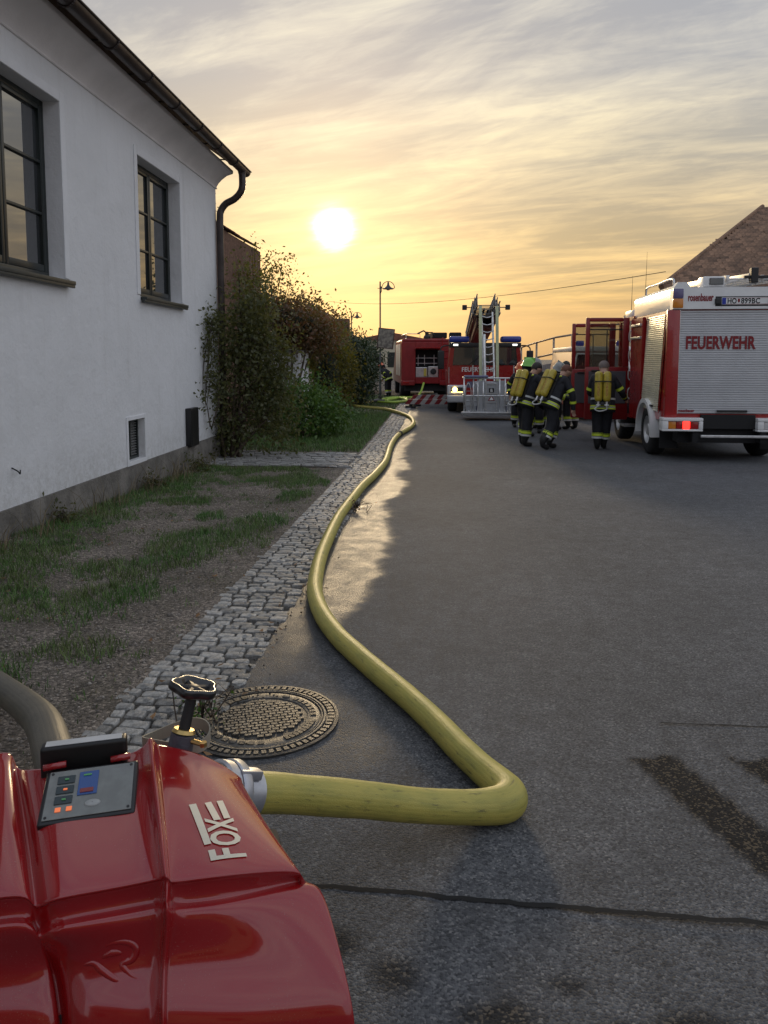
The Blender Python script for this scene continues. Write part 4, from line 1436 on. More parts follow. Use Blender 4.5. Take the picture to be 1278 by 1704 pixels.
# bumper and light clusters
for x0, x1 in ((-.02, .66), (W_ - .66, W_ + .02)):
    c = empty('light_cluster', (0, 0, 0), 0, fe)
    mb = MB()
    for (p, q_) in (((x0, -.14, .56), (x1, .10, .595)), ((x0, -.14, .735), (x1, .10, .79)), ((x0, -.139, .595), (x0 + .10, .10, .735)), ((x1 - .07, -.139, .595), (x1, .10, .735))):
        mb.bbox(p, q_, .014)
    mb.build('cluster_housing', WHITE, c, smooth=True, angle=35)
    mb = MB(); mb.box((x0 + .05, -.08, .575), (x1 - .05, .09, .75)); mb.build('cluster_back', CHASSIS, c)
    xs_ = [x0 + .10, x0 + .235, x0 + .35, x0 + .47, x1 - .07]
    ms = [AMBER, REDL, TAIL, REDL] if x0 < 1 else [LENS, TAIL, REDL, AMBER]
    for k in range(4):
        mb = MB(); mb.bbox((xs_[k] + .003, -.115, .60), (xs_[k + 1] - .003, -.07, .73), .012); mb.build('lens', ms[k], c, smooth=True, angle=30)
mb = MB(); mb.box((.66, -.02, .60), (W_ - .66, .12, .84)); mb.build('rear_panel', CHASSIS, fe)
mb = MB(); mb.bbox((.62, -.16, .455), (W_ - .40, -.10, .50), .01); step = mb.build('tow_bar', ALU2, fe)
mb = MB(); mb.box((.3, .1, .34), (W_ - .3, 5.2, .72)); mb.box((.5, -.1, .36), (.6, .2, .6)); mb.box((W_ - .6, -.1, .36), (W_ - .5, .2, .6)); mb.build('chassis', CHASSIS, fe)
for (xa, ya) in ((.08, 1.76), (W_ - .40, .42), (.08, .42)):
    mb = MB(); mb.box((xa, ya, .20), (xa + .32, ya + .02, .73)); mb.build('mudflap', CHASSIS, fe)
# left side: louvred shutter, wheel arch, handle
sd = empty('side_locker', (0, 0, 0), 0, fe)
mb = MB()
CREAM = mat('side_shutter_cream', (.74, .70, .56), .34, metal=.35, var=.05)
prof = []
n_ = 46
for k in range(n_):
    z = .86 + k * (1.74 / n_); h = 1.74 / n_
    for (dx, tt) in ((0, 0), (-.014, .2), (-.016, .5), (-.014, .8)):
        zz = z + h * tt
        prof.append((.03 + (zz - .86) * .045 + dx, zz))
P = [[(p[0], yy, p[1]) for p in prof] for yy in (.38, 1.62)]
mb.grid(P); mb.build('side_shutter', CREAM, sd, smooth=True, angle=25)
mb = MB()
for (ya, yb, za, zb) in ((.30, .38, .84, 2.64), (1.62, 1.70, .84, 2.64)):
    mb = MB()
    mb.add([(.026 + (z - .86) * .045, yy, z) for yy in (ya, yb) for z in (za, zb)], [(0, 1, 3, 2)])
    mb.build('shutter_track', RED, sd)
mb = MB(); mb.bbox((-.02, .7, .93), (.02, 1.1, .965), .01); mb.build('shutter_handle', BLACK, sd)
mb = MB(); mb.box((.03, 1.75, .60), (.10, 2.70, 2.62)); mb.build('side_panel', RED, sd)
for zc in (2.5, 2.25):
    mb = MB(); mb.bbox((-.005, 1.80, zc - .05), (.04, 2.6, zc), .01); mb.build('trim_strip', ALU2, sd)
# arches
mb = MB()
ar = [(1.15 + .60 * math.cos(a), .46 + .60 * math.sin(a)) for a in np.linspace(R(-8), R(188), 18)]
ai = [(1.15 + .52 * math.cos(a), .46 + .52 * math.sin(a)) for a in np.linspace(R(188), R(-8), 18)]
P1 = [(.0 - .05, p[0], p[1]) for p in ar]; P2 = [(-.05, p[0], p[1]) for p in ai[::-1]]; P3 = [(.35, p[0], p[1]) for p in ai[::-1]]; P0 = [(.2, p[0], p[1]) for p in ar]
mb.grid([P0, P1, P2, P3]); mb.build('wheel_arch', WHITE, fe, smooth=True, angle=40)
for (x, y_, s_) in ((.02, 1.15, -1), (W_ - .02, 1.15, 1), (.02, 3.75, -1), (W_ - .02, 3.75, 1)):
    wheel(fe, x, y_, .47, .30, s_)
# cab: shell with door openings on the left
cab = empty('cab', (0, 0, 0), 0, fe)
mb = MB()
mb.box((.10, 2.80, .55), (.16, 2.98, 2.66)); mb.box((.10, 4.10, .55), (.16, 4.26, 2.66)); mb.box((.10, 5.25, .55), (.20, 5.40, 2.3))
mb.box((W_ - .16, 2.80, .55), (W_ - .10, 5.4, 2.66)); mb.box((.10, 2.80, 2.62), (W_ - .10, 5.35, 2.70)); mb.box((.16, 2.80, .55), (W_ - .16, 2.84, 2.62))
mb.box((.10, 2.98, .55), (W_ - .16, 5.4, .62)); mb.box((.16, 5.34, .62), (W_ - .16, 5.42, 1.5))
mb.build('cab_shell', RED, cab)
mb = MB(); mb.bbox((.5, 3.0, .62), (W_ - .3, 3.35, 1.6), .05); mb.bbox((.5, 4.4, .62), (W_ - .3, 4.75, 1.7), .05); mb.build('seat', BLACK, cab)
mb = MB(); mb.bbox((-.02, 2.9, .35), (.3, 3.3, .40), .01); mb.bbox((-.02, 4.2, .35), (.3, 4.6, .40), .01); mb.build('step', ALU2, cab)
mb = MB()
for z_ in (1.2, 1.6, 2.0, 2.4): mb.tube(crom([(.06, 2.78, z_), (.02, 2.80, z_ - .05), (.02, 2.80, z_ - .2), (.06, 2.78, z_ - .25)], 4), .014, 6)
mb.build('grab_handle', ALU2, cab, smooth=True)


def cab_door(y_, wdt, z0, z1, name, x1=.06):
    """opened square to the side; door plane faces -Y/+Y, extends to -x"""
    d = empty(name, (x1, y_, 0), R(4), fe)
    zs = z0 + (z1 - z0) * .52
    fr = .085
    mb = MB()
    mb.bbox((-wdt, -.035, z0), (0, .035, zs), .03)
    mb.bbox((-wdt, -.034, zs + .0005), (-wdt + fr, .034, z1), .02)
    mb.bbox((-fr * 1.6, -.034, zs + .0005), (0, .034, z1), .02)
    mb.bbox((-wdt + fr, -.033, z1 - fr), (-fr * 1.6, .033, z1 - .001), .02)
    mb.build('door_frame', RED_DK, d, smooth=True, angle=35)
    mb = MB()
    mb.add([(-wdt + fr, 0, zs), (-fr * 1.6, 0, zs), (-fr * 1.6, 0, z1 - fr), (-wdt + fr, 0, z1 - fr)], [(0, 1, 2, 3)])
    mb.box((-wdt + fr - .002, -.003, zs - .01), (-fr * 1.6 + .002, .003, z1 - fr + .01))
    mb.build('pane', PANE, d)
    mb = MB(); mb.box((-wdt + fr, -.012, z1 - fr - .18), (-fr * 1.6, .012, z1 - fr - .155)); mb.box((-wdt * .52, -.010, zs + .01), (-wdt * .52 + .02, .010, z1 - fr - .18)); mb.build('window_bar', BLACK, d)
    mb = MB(); mb.bbox((-wdt + .07, -.052, z0 + (z1 - z0) * .16), (-.06, -.034, zs - .09), .012); mb.build('door_lining', mat('door_lining_grey', (.085, .085, .095), .6), d)
    mb = MB(); mb.bbox((-wdt + .12, -.075, zs - .10), (-wdt + .40, -.05, zs - .065), .01); mb.build('handle', BLACK, d)
    return d


cab_door(3.02, .92, .50, 2.68, 'crew_door')
cab_door(4.45, 1.0, .42, 2.62, 'cab_door')
# roof load: lamp, ladder with rungs, monitor, aerials
mb = MB(); mb.bbox((.62, .02, 3.04), (.98, .35, 3.22), .03); mb.build('work_lamp', WHITE, fe, smooth=True, angle=35)
mb = MB(); mb.bbox((.72, .0, 3.075), (.95, .02, 3.19), .01); mb.build('lamp_glass', VGLASS, fe)
rl = empty('roof_ladder', (1.0, .3, 3.20), 0, fe)
for k, x in enumerate((.05, .42, .62, .95)):
    mb = MB(); mb.bbox((x - .03, -.2, -.06), (x + .03, 2.6, .05 + .03 * (k % 2)), .01)
    mb.build('rail', ALU2, rl, smooth=True, angle=30).rotation_euler = (R(2.5), 0, 0)
for k in range(9):
    mb = MB(); mb.cyl((.05, .05 + k * .28, .0), (.95, .05 + k * .28, .0), .018, 8); mb.build('rung', ALU2, rl, smooth=True)
mb = MB(); mb.bbox((.40, -.30, -.10), (.52, -.18, .16), .02); mb.bbox((.30, -.26, -.02), (.80, -.20, .03), .01); mb.build('clamp', BLACK, rl)
mb = MB(); mb.tube([(.2, 2.3, 3.1), (.2, 2.25, 3.95)], [.006, .002], 5); mb.build('aerial', dark, fe)
mb = MB(); mb.tube([(.5, 4.9, 2.7), (.5, 4.85, 3.75)], [.008, .003], 5); mb.build('aerial', dark, fe)
mb = MB(); mb.bbox((.15, 3.2, 2.70), (.45, 3.9, 2.86), .04); mb.build('roof_box', WHITE, fe, smooth=True, angle=35)

# ------------------------------------------------------------------ turntable ladder truck (facing the camera)
lt = empty('turntable_ladder', (1.64, 25.0, -.36))
tag(lt, 'red turntable ladder truck facing the camera with a rescue basket lowered in front', 'fire engine')
hw = 1.24
mb = MB()
mb.prism([(-hw, .55), (-hw, 1.45), (-hw + .10, 2.28), (-hw + .2, 2.34), (hw - .2, 2.34), (hw - .10, 2.28), (hw, 1.45), (hw, .55)], 1, .0, 1.9)
cb = mb.build('cab', RED, lt)
mb = MB()
mb.prism([(-hw + .16, 1.62), (-hw + .22, 2.20), (hw - .22, 2.20), (hw - .16, 1.62)], 1, -.03, .05)
mb.build('windscreen', VGLASS, lt)
mb = MB()
mb.bbox((-hw + .05, -.05, 2.205), (hw - .05, .2, 2.36), .03); mb.build('sun_visor', BLACK, lt, smooth=True, angle=30)
mb = MB()
for s_ in (-1, 1): mb.tube([(s_ * .55, -.045, 1.62), (s_ * .2, -.045, 1.9)], .012, 5)
mb.build('wiper', BLACK, lt)
for s_ in (-1, 1):
    mb = MB(); mb.bbox((s_ * .86 - .34, -.02, 2.37), (s_ * .86 + .34, .45, 2.58), .08, 3); mb.build('blue_beacon', BLUE, lt, smooth=True, angle=50)
    mb = MB(); mb.bbox((s_ * .98 - .08, -.065, 2.26), (s_ * .98 + .08, -.04, 2.32), .01); mb.build('marker_lamp', mat('marker_on', (.8, .8, .8), .3, emit=(1, .97, .9), es=1.6), lt)
text_mesh('FEUERWEHR', .21, frame((-.78, -.004, 1.40), (1, 0, 0), (0, 0, 1)), 'lettering', WHTTXT, lt, .004, .003, sx=.95)
mb = MB()
mb.bbox((-hw - .02, -.16, .36), (hw + .02, .25, .62), .06, 3); mb.build('bumper', mat('bumper_silver', (.50, .51, .53), .4, metal=.3), lt, smooth=True, angle=40)
mb = MB()
mb.bbox((-hw - .01, -.11, .63), (-hw + .62, .1, .95), .05, 3); mb.bbox((hw - .62, -.11, .63), (hw + .01, .1, .95), .05, 3)
mb.build('headlight_housing', mat('bumper_white', (.66, .67, .69), .4), lt, smooth=True, angle=40)
for s_ in (-1, 1):
    mb = MB(); mb.bbox((s_ * .93 - .20, -.125, .70), (s_ * .93 + .20, -.09, .88), .03, 3); mb.build('headlight_glass', VGLASS, lt, smooth=True, angle=40)
    mb = MB(); mb.lathe([(.085, 0), (.085, .02), (.06, .03), (.0, .032)], 18, frame((s_ * 1.0, -.128, .80), (1, 0, 0), (0, 0, 1)), cap=False); mb.build('headlight', HEADL, lt)
    mb = MB(); mb.bbox((s_ * .93 - .19, -.14, .705), (s_ * .93 + .19, -.126, .725), .004); mb.build('running_light', HEADL, lt)
    # mirrors on arms
    mb = MB(); mb.tube(crom([(s_ * 1.12, .1, 2.26), (s_ * 1.35, -.02, 2.26), (s_ * 1.47, -.08, 2.18), (s_ * 1.47, -.08, 2.0)], 5), .022, 6)
    ma = mb.build('mirror_arm', BLACK, lt, smooth=True)
    mb = MB(); mb.bbox((s_ * 1.47 - .11, -.16, 1.48), (s_ * 1.47 + .11, -.04, 2.1), .04, 3); mb.build('mirror', BLACK, lt, smooth=True, angle=40)
    mb = MB(); mb.tube([(s_ * 1.2, .0, 1.0), (s_ * 1.2, -.03, 1.55)], .015, 6); mb.build('grab_rail', ALU2, lt)
for (x, s_) in ((-hw + .02, -1), (hw - .02, 1)):
    wheel(lt, x, .95, .48, .32, s_); wheel(lt, x, 5.2, .48, .32, s_)
mb = MB(); mb.box((-hw + .1, .15, .35), (hw - .1, 7.5, .9)); mb.build('chassis', CHASSIS, lt)
mb = MB(); mb.bbox((-hw + .02, 1.95, .7), (hw - .02, 7.6, 1.35), .03); mb.build('platform', RED_DK, lt)
# outrigger beams in red and white stripes
for (yy, zc, x0) in ((2.6, .22, -2.72), (3.6, .33, -2.55)):
    og = empty('outrigger', (0, yy, zc), 0, lt)
    n_ = 10
    for k in range(n_):
        xa = x0 + (-.9 - x0) * k / n_; xb = x0 + (-.9 - x0) * (k + 1) / n_
        mb = MB(); sk = .07
        mb.prism([(xa - sk, -.08), (xb - sk, -.08), (xb + sk, .10), (xa + sk, .10)], 1, -.10, .10)
        mb.build('stripe', mat('stripe_white', (.42, .40, .38), .6) if k % 2 else REDTXT, og)
    mb = MB(); mb.bbox((x0 - .05, -.16, -zc + .01), (x0 + .35, .16, -zc + .07), .02); mb.cyl((x0 + .15, 0, -zc + .07), (x0 + .15, 0, -.06), .06, 12); mb.build('foot', CHASSIS, og)
# turntable and boom
mb = MB(); mb.lathe([(.9, 1.35), (.9, 1.55), (.75, 1.6), (.7, 2.2)], 24, Matrix.Translation((-.1, 6.2, 0))); mb.build('turntable', RED_DK, lt, smooth=True, angle=40)
mb = MB(); mb.bbox((-1.1, 5.6, 1.6), (-.6, 6.6, 2.9), .06); mb.build('operator_stand', CHASSIS, lt, smooth=True, angle=35)
base_, tip = Vector((.02, 6.3, 2.55)), Vector((-.08, -1.6, 3.25))
ax = (tip - base_).normalized(); sd_ = Vector((1, 0, 0)); upv = sd_.cross(ax)
if upv.z < 0: upv = -upv
BOOM = mat('boom_dark', (.10, .035, .032), .5, var=.15); STEEL = mat('ladder_steel', (.20, .19, .18), .45, metal=.6, var=.2)
mb = MB()
Mb = Matrix((sd_, ax, upv)).transposed().to_4x4(); Mb.translation = base_
Lb = (tip - base_).length
for sx_ in (-.30, .24):
    mb.bbox((sx_, 0, -.32), (sx_ + .06, Lb - .4, -.02), .02, 2, Mb)
mb.bbox((-.24, .2, -.34), (.24, Lb - .9, -.28), .02, 2, Mb)
boom = mb.build('boom', BOOM, lt, smooth=True, angle=35)
for s_ in (-1, 1):
    mb = MB(); mb.bbox((s_ * .385 - .012, .3, -.10), (s_ * .385 + .012, Lb - .7, .33), .005, 1, Mb); mb.build('boom_side_plate', BOOM, lt)
for k in range(4):
    mb = MB(); mb.tube([Mb @ Vector((-.18 + k * .12, .5, .10 + .05 * (k % 2))), Mb @ Vector((-.18 + k * .12, Lb - .25, .10 + .05 * (k % 2)))], .035, 7); mb.build('supply_line', CHASSIS, lt, smooth=True)
for lev in range(3):
    mb = MB()
    wv = .42 - .07 * lev; z0_ = .0 + .13 * lev
    for s_ in (-1, 1):
        mb.tube([Mb @ Vector((s_ * wv, 0, z0_)), Mb @ Vector((s_ * wv, Lb - .1 * lev, z0_))], .028, 6)
        mb.tube([Mb @ Vector((s_ * wv, 0, z0_ + .36)), Mb @ Vector((s_ * wv, Lb - .1 * lev, z0_ + .36))], .022, 6)
        nn = 15
        for k in range(nn):
            a0 = Lb * k / nn; a1 = Lb * (k + .5) / nn; a2 = Lb * (k + 1) / nn
            mb.tube([Mb @ Vector((s_ * wv, a0, z0_)), Mb @ Vector((s_ * wv, a1, z0_ + .36)), Mb @ Vector((s_ * wv, a2, z0_))], .014, 5)
    for k in range(26):
        mb.tube([Mb @ Vector((-wv, Lb * (k + .5) / 26, z0_)), Mb @ Vector((wv, Lb * (k + .5) / 26, z0_))], .016, 5)
    if lev == 0: mb.bbox((-wv + .04, .3, z0_ - .05), (wv - .04, Lb - .2, z0_ - .02), .005, 1, Mb)
    mb.build('ladder_section', STEEL, lt, smooth=True, angle=40)
for s_ in (-1, 1):
    mb = MB(); p = Mb @ Vector((s_ * .38, Lb - .5, .25)); q_ = p + Vector((s_ * .30, 0, 0))
    mb.tube([p, q_], .014, 6); mb.bbox((q_.x - .06, q_.y - .1, q_.z - .08), (q_.x + .09, q_.y + .02, q_.z + .08), .02); mb.build('flood_lamp', BLACK, lt)
    mb = MB(); mb.cyl(Mb @ Vector((s_ * .16, Lb - .15, .0)), Mb @ Vector((s_ * .20, Lb - .15, .0)), .22, 16); mb.build('pulley', CHASSIS, lt, smooth=True, angle=40)
# hinged lower arm hanging in front of the cab
HV = mat('arm_pale_green', (.46, .49, .30), .45, var=.1)
pt, pb = Vector((-.08, -1.75, 3.45)), Vector((-.02, -2.25, 1.15))
arm = empty('ladder_arm', (0, 0, 0), 0, lt)
for s_ in (-1, 1):
    mb = MB(); off = Vector((s_ * .255, 0, 0)); mb.bbox((-.045, -.045, 0), (.045, .045, (pt - pb).length), .01, 2, frame(pb + off, (1, 0, 0), (0, (pt - pb).z, -(pt - pb).y)))
    mb.build('arm_rail', HV, arm, smooth=True, angle=30)
    mb = MB(); off = Vector((s_ * .17, .05, 0)); mb.tube([pb + off, pb.lerp(pt, .92) + off], .034, 6); mb.build('inner_rail', ALU2, arm)
for k in range(9):
    mb = MB(); c = pb.lerp(pt, .06 + k * .1); mb.tube(crom([c + Vector((-.2, .03, .03)), c + Vector((0, .03, -.03)), c + Vector((.2, .03, .03))], 4), .018, 6); mb.build('rung', ALU2, arm, smooth=True)
mb = MB(); mb.tube(crom([pb + Vector((-.12, -.05, -.1)), pb.lerp(pt, .4) + Vector((-.12, -.08, 0)), pb.lerp(pt, .62) + Vector((-.10, -.02, 0))], 6), .045, 8); mb.build('water_pipe', ALU2, arm, smooth=True)
# basket
bk = empty('rescue_basket', (0, -2.5, .14), 0, lt)
bw_ = .80
GREYP = mat('basket_grey', (.40, .41, .43), .45, metal=.35, var=.12)
mb = MB(); mb.bbox((-bw_ - .03, -.55, 0), (bw_ + .03, .45, .07), .02); mb.build('floor', GREYP, bk, smooth=True, angle=30)
mb = MB(); mb.bbox((-bw_ - .09, -.60, .075), (bw_ + .09, -.545, .13), .015); mb.build('bumper_bar', ALU2, bk)
for zz in (1.12, .6):
    mb = MB(); mb.tube([(-bw_, .45, zz), (-bw_, -.5, zz), (-bw_ + .05, -.55, zz), (bw_ - .05, -.55, zz), (bw_, -.5, zz), (bw_, .45, zz)], .024, 8); mb.build('rail', ALU2, bk, smooth=True, angle=50)
for x in (-bw_, -bw_ + .27, -.40, -.24, .24, .40, bw_ - .27, bw_):
    mb = MB(); mb.tube([(x, -.55, .07), (x, -.55, 1.12)], .022, 8); mb.build('post', ALU2, bk, smooth=True)
for s_ in (-1, 1):   # curved guard tubes in the corner panels
    for k in range(2):
        xo = s_ * (bw_ - .12 - k * .22)
        mb = MB(); mb.tube(crom([(xo - .07, -.56, .2), (xo - .08, -.56, .75), (xo, -.56, .98), (xo + .08, -.56, .75), (xo + .07, -.56, .2), (xo, -.56, .16)], 5), .013, 6); mb.build('guard', ALU2, bk, smooth=True)
    mb = MB()
    for z_ in (.32, .45, .74): mb.tube([(s_ * .42, -.55, z_), (s_ * bw_, -.55, z_)], .011, 5)
    mb.build('mesh_bar', ALU2, bk)
    mb = MB(); mb.bbox((s_ * .48 - .17, -.50, .13), (s_ * .48 + .17, -.47, .30), .02); mb.build('side_box', mat('basket_box', (.16, .16, .26), .5), bk)
    mb = MB(); mb.bbox((s_ * .62 - .1, -.5, .84), (s_ * .62 + .1, -.45, 1.02), .02); mb.build('side_box', MATS['basket_box'], bk)
for s_ in (-1, 1):
    mb = MB(); mb.bbox((s_ * .60 - .15, -.545, .14), (s_ * .60 + .15, -.535, .56), .004, 1); mb.build('side_plate', GREYP, bk)
mb = MB(); mb.bbox((-.40, -.56, .12), (-.20, -.53, 1.05), .01); mb.bbox((.20, -.56, .12), (.40, -.53, 1.05), .01); mb.bbox((-.198, -.556, .14), (.198, -.535, 1.0), .01); mb.build('gate_panel', GREYP, bk)
mb = MB()
for (p, q_) in (((-.17, -.575, .18), (-.15, -.5565, .96)), ((.15, -.575, .18), (.17, -.5565, .96)), ((-.15, -.574, .40), (.15, -.5565, .42)), ((-.15, -.574, .66), (.15, -.5565, .68)), ((-.15, -.574, .94), (.15, -.5565, .96))): mb.box(p, q_)
mb.build('gate_frame', ALU2, bk)
mb = MB(); mb.prism([(-.10, .46), (.10, .46), (.0, .63)], 1, -.566, -.558); mb.build('warning_triangle', REDTXT, bk)
mb = MB(); mb.prism([(-.06, .478), (.06, .478), (.0, .585)], 1, -.570, -.5665); mb.build('triangle_centre', WHTTXT, bk)
mb = MB(); mb.box((-.075, -.566, .70), (.075, -.558, .83)); mb.build('sign_plate', BLKTXT, bk)
text_mesh('B', .13, frame((0, -.567, .72), (1, 0, 0), (0, 0, 1)), 'sign_letter', WHTTXT, bk, .002, .001, 'CENTER')
mb = MB(); mb.bbox((-.5, .3, .12), (.5, .42, 1.0), .03); mb.build('rear_panel', GREYP, bk)
for x in (-.55, .65):
    mb = MB(); mb.tube([(x, -.5, 1.12), (x, -.5, 1.5)], .02, 6); mb.build('upright', ALU2, bk)
mb = MB(); mb.bbox((-.80, -.62, 1.14), (-.1, -.3, 1.20), .02); mb.build('console', mat('console_blue', (.16, .17, .28), .5), bk)

# ------------------------------------------------------------------ far tender seen from behind
ft = empty('water_tender', (-1.60, 34.5, -.36), R(6.8))
tag(ft, 'far red fire tender with its rear locker open and ladder rungs at the corner', 'fire engine')
w = 2.4
mb = MB()
mb.prism([(.0, .65), (.0, 1.0), (.14, 2.7), (.3, 2.78), (w - .3, 2.78), (w - .14, 2.7), (w, 1.0), (w, .65)], 1, .5, 6.2); mb.build('body', RED_DK, ft)
mb = MB()
for (p, q_) in (((.0, 0, .66), (.66, .5, 2.6)), ((1.75, 0, .66), (w, .5, 2.6)), ((.661, .001, 2.28), (1.749, .5, 2.6)), ((.661, .001, .66), (1.749, .5, .95))): mb.bbox(p, q_, .02)
mb.build('rear_surround', RED_DK, ft)
mb = MB(); mb.bbox((.05, .02, 2.601), (w - .05, .6, 2.74), .05); mb.build('roof_edge', RED_DK, ft)
mb = MB(); mb.box((.665, .42, .955), (1.745, .45, 2.275)); mb.build('locker_back', CHASSIS, ft)
mb = MB(); mb.add([(.64, .02, 2.24), (1.78, .02, 2.24), (1.78, -.42, 2.30), (.64, -.42, 2.30), (.64, .02, 2.28), (1.78, .02, 2.28), (1.78, -.42, 2.34), (.64, -.42, 2.34)], [(0, 1, 2, 3), (7, 6, 5, 4), (0, 4, 5, 1), (1, 5, 6, 2), (2, 6, 7, 3), (3, 7, 4, 0)]); mb.build('raised_flap', RED, ft)
mb = MB()
for z_ in (1.85, 1.6): mb.tube([(.7, .2, z_), (1.7, .2, z_)], .02, 6)
for x in (.8, 1.1, 1.55): mb.tube([(x, .2, 1.5), (x, .2, 2.0)], .018, 6)
mb.build('pump_pipes', ALU2, ft)
mb = MB(); mb.bbox((.68, .05, .96), (1.22, .3, 1.42), .02); mb.bbox((1.26, .05, .96), (1.73, .3, 1.46), .02); mb.build('pump_panel', ALU2, ft)
mb = MB(); mb.bbox((1.05, .03, 1.0), (1.18, .049, 1.36), .005, 1); mb.build('yellow_label', mat('label_yellow', (.5, .40, .08), .5), ft)
mb = MB(); mb.lathe([(.14, 0), (.14, .05), (.03, .06)], 16, frame((1.5, .05, 1.22), (1, 0, 0), (0, 0, 1))); mb.build('hose_reel', BLACK, ft)
slats(ft, 0, .7, 1.9, 1.0, 2.5, -.01, 26, ALU, 'side_shutter'); slats(ft, 0, 2.2, 3.6, 1.0, 2.5, -.01, 26, ALU, 'side_shutter')
mb = MB(); mb.bbox((-.02, -.05, .58), (.62, .2, .80), .03); mb.bbox((1.8, -.05, .58), (w + .02, .2, .80), .03); mb.build('bumper', RED_DK, ft)
mb = MB(); mb.bbox((.06, -.07, .66), (.36, -.04, .76), .01); mb.build('tail_lamp', REDL, ft); mb = MB(); mb.bbox((w - .36, -.07, .66), (w - .06, -.04, .76), .01); mb.build('tail_lamp', REDL, ft)
mb = MB(); mb.box((.2, .2, .3), (w - .2, 6, .66)); mb.build('chassis', CHASSIS, ft)
for (x, s_) in ((.02, -1), (w - .02, 1)):
    wheel(ft, x, 1.3, .47, .5, s_); wheel(ft, x, 4.8, .47, .32, s_)
la = empty('access_ladder', (1.92, -.06, .8), 0, ft)
for x in (0, .36):
    mb = MB(); mb.tube([(x, 0, 0), (x, 0, 2.0)], .018, 6); mb.build('rail', RED, la)
for k in range(6):
    mb = MB(); mb.tube([(0, 0, .1 + k * .32), (.36, 0, .1 + k * .32)], .016, 6); mb.build('rung', RED, la)
mb = MB(); mb.tube([(.25, .4, 2.78), (.25, .4, 2.98), (.9, .4, 2.98), (.9, .4, 2.78)], .02, 6); mb.tube([(.25, .4, 2.98), (.25, 3, 2.98)], .02, 6); mb.build('roof_rail', ALU2, ft)
mb = MB(); mb.lathe([(.16, 0), (.16, .12), (.09, .2), (.09, .34), (.0, .36)], 14, Matrix.Translation((1.25, .6, 2.74)), cap=False); mb.tube([(1.25, .6, 3.02), (1.05, .2, 3.12), (.75, -.1, 2.98)], .035, 7); mb.tube([(1.3, .6, 3.05), (1.5, .5, 3.05), (1.6, .5, 2.9)], .03, 6); mb.build('water_monitor', BLACK, ft, smooth=True, angle=40)
mb = MB(); mb.bbox((1.5, .5, 2.78), (2.2, 2.4, 3.05), .04); mb.build('roof_box', CHASSIS, ft)

# ------------------------------------------------------------------ crew vehicle behind the open doors, railing
cv = empty('crew_van', (4.95, 22.2, -.36))
tag(cv, 'red and white van facing the camera behind the open cab doors', 'van')
mb = MB(); mb.prism([(-.95, .4), (-.97, 1.15), (-.80, 2.05), (.80, 2.05), (.97, 1.15), (.95, .4)], 1, .4, 4.4); mb.build('body', RED_DK, cv)
mb = MB(); mb.bbox((-.92, -.25, .45), (.92, .5, 1.15), .12, 3); mb.build('bonnet', RED_DK, cv, smooth=True, angle=40)
mb = MB(); mb.add([(-.86, .36, 1.2), (.86, .36, 1.2), (.72, .385, 1.95), (-.72, .385, 1.95), (-.86, .42, 1.2), (.86, .42, 1.2), (.72, .43, 1.95), (-.72, .43, 1.95)], [(0, 1, 2, 3), (7, 6, 5, 4), (0, 4, 5, 1), (1, 5, 6, 2), (2, 6, 7, 3), (3, 7, 4, 0)]); mb.build('windscreen', VGLASS, cv)
mb = MB(); mb.bbox((-.84, .3, 2.05), (.84, 4.3, 2.2), .05); mb.build('roof', WHITE, cv, smooth=True, angle=35)
mb = MB(); mb.tube([(-.87, .33, 1.18), (-.74, .36, 1.98), (.74, .36, 1.98), (.87, .33, 1.18)], .035, 6); mb.build('windscreen_surround', WHITE, cv)
for x in (-.6, .6):
    mb = MB(); mb.bbox((x - .12, .6, 2.21), (x + .12, .85, 2.38), .05); mb.build('blue_beacon', BLUE, cv, smooth=True, angle=40)
    mb = MB(); mb.bbox((x - .18, -.28, .72), (x + .18, -.2, .9), .03); mb.build('headlight', LENS, cv)
mb = MB(); mb.tube([(-.3, .8, 2.2), (-.3, .8, 2.5), (-.24, .8, 2.56), (-.2, .8, 2.5)], .02, 6); mb.build('roof_hook', BLACK, cv)
for (x, s_) in ((-.93, -1), (.93, 1)): wheel(cv, x, .5, .34, .22, s_); wheel(cv, x, 3.5, .34, .22, s_)

rl_ = empty('ramp_railing', (0, 0, 0))
tag(rl_, 'sunlit steel railing on a rising ramp behind the ladder truck', 'railing')
RUST = mat('railing_steel', (.33, .26, .20), .4, metal=.4, var=.3, vs=8)
A, B = Vector((2.95, 33.0, 1.75)), Vector((4.75, 25.5, 2.30))
pa = [A, A.lerp(B, .25) + Vector((0, 0, .0)), A.lerp(B, .5) + Vector((0, 0, .05)), A.lerp(B, .75) + Vector((0, 0, .07)), B]
for dzz in (0, -.58):
    mb = MB(); mb.tube([p + Vector((0, 0, dzz)) for p in pa], .035, 8); mb.build('rail', RUST, rl_, smooth=True)
for t in (.08, .3, .52, .74, .95):
    p = A.lerp(B, t); mb = MB(); mb.tube([(p.x, p.y, -.36), (p.x, p.y, p.z + .04)], .04, 8); mb.build('post', RUST, rl_, smooth=True)
mb = MB()
mb.add([A + Vector((0, 0, -.85)), B + Vector((0, 0, -.85)), B + Vector((.3, 0, -.85)), A + Vector((.3, 0, -.85)), (A.x, A.y, -.4), (B.x, B.y, -.4), (B.x + .3, B.y, -.4), (A.x + .3, A.y, -.4)], [(0, 1, 2, 3), (0, 4, 5, 1), (1, 5, 6, 2), (3, 7, 4, 0)])
mb.build('ramp_wall', mat('ramp_concrete', (.42, .41, .39), .9, var=.15), rl_)
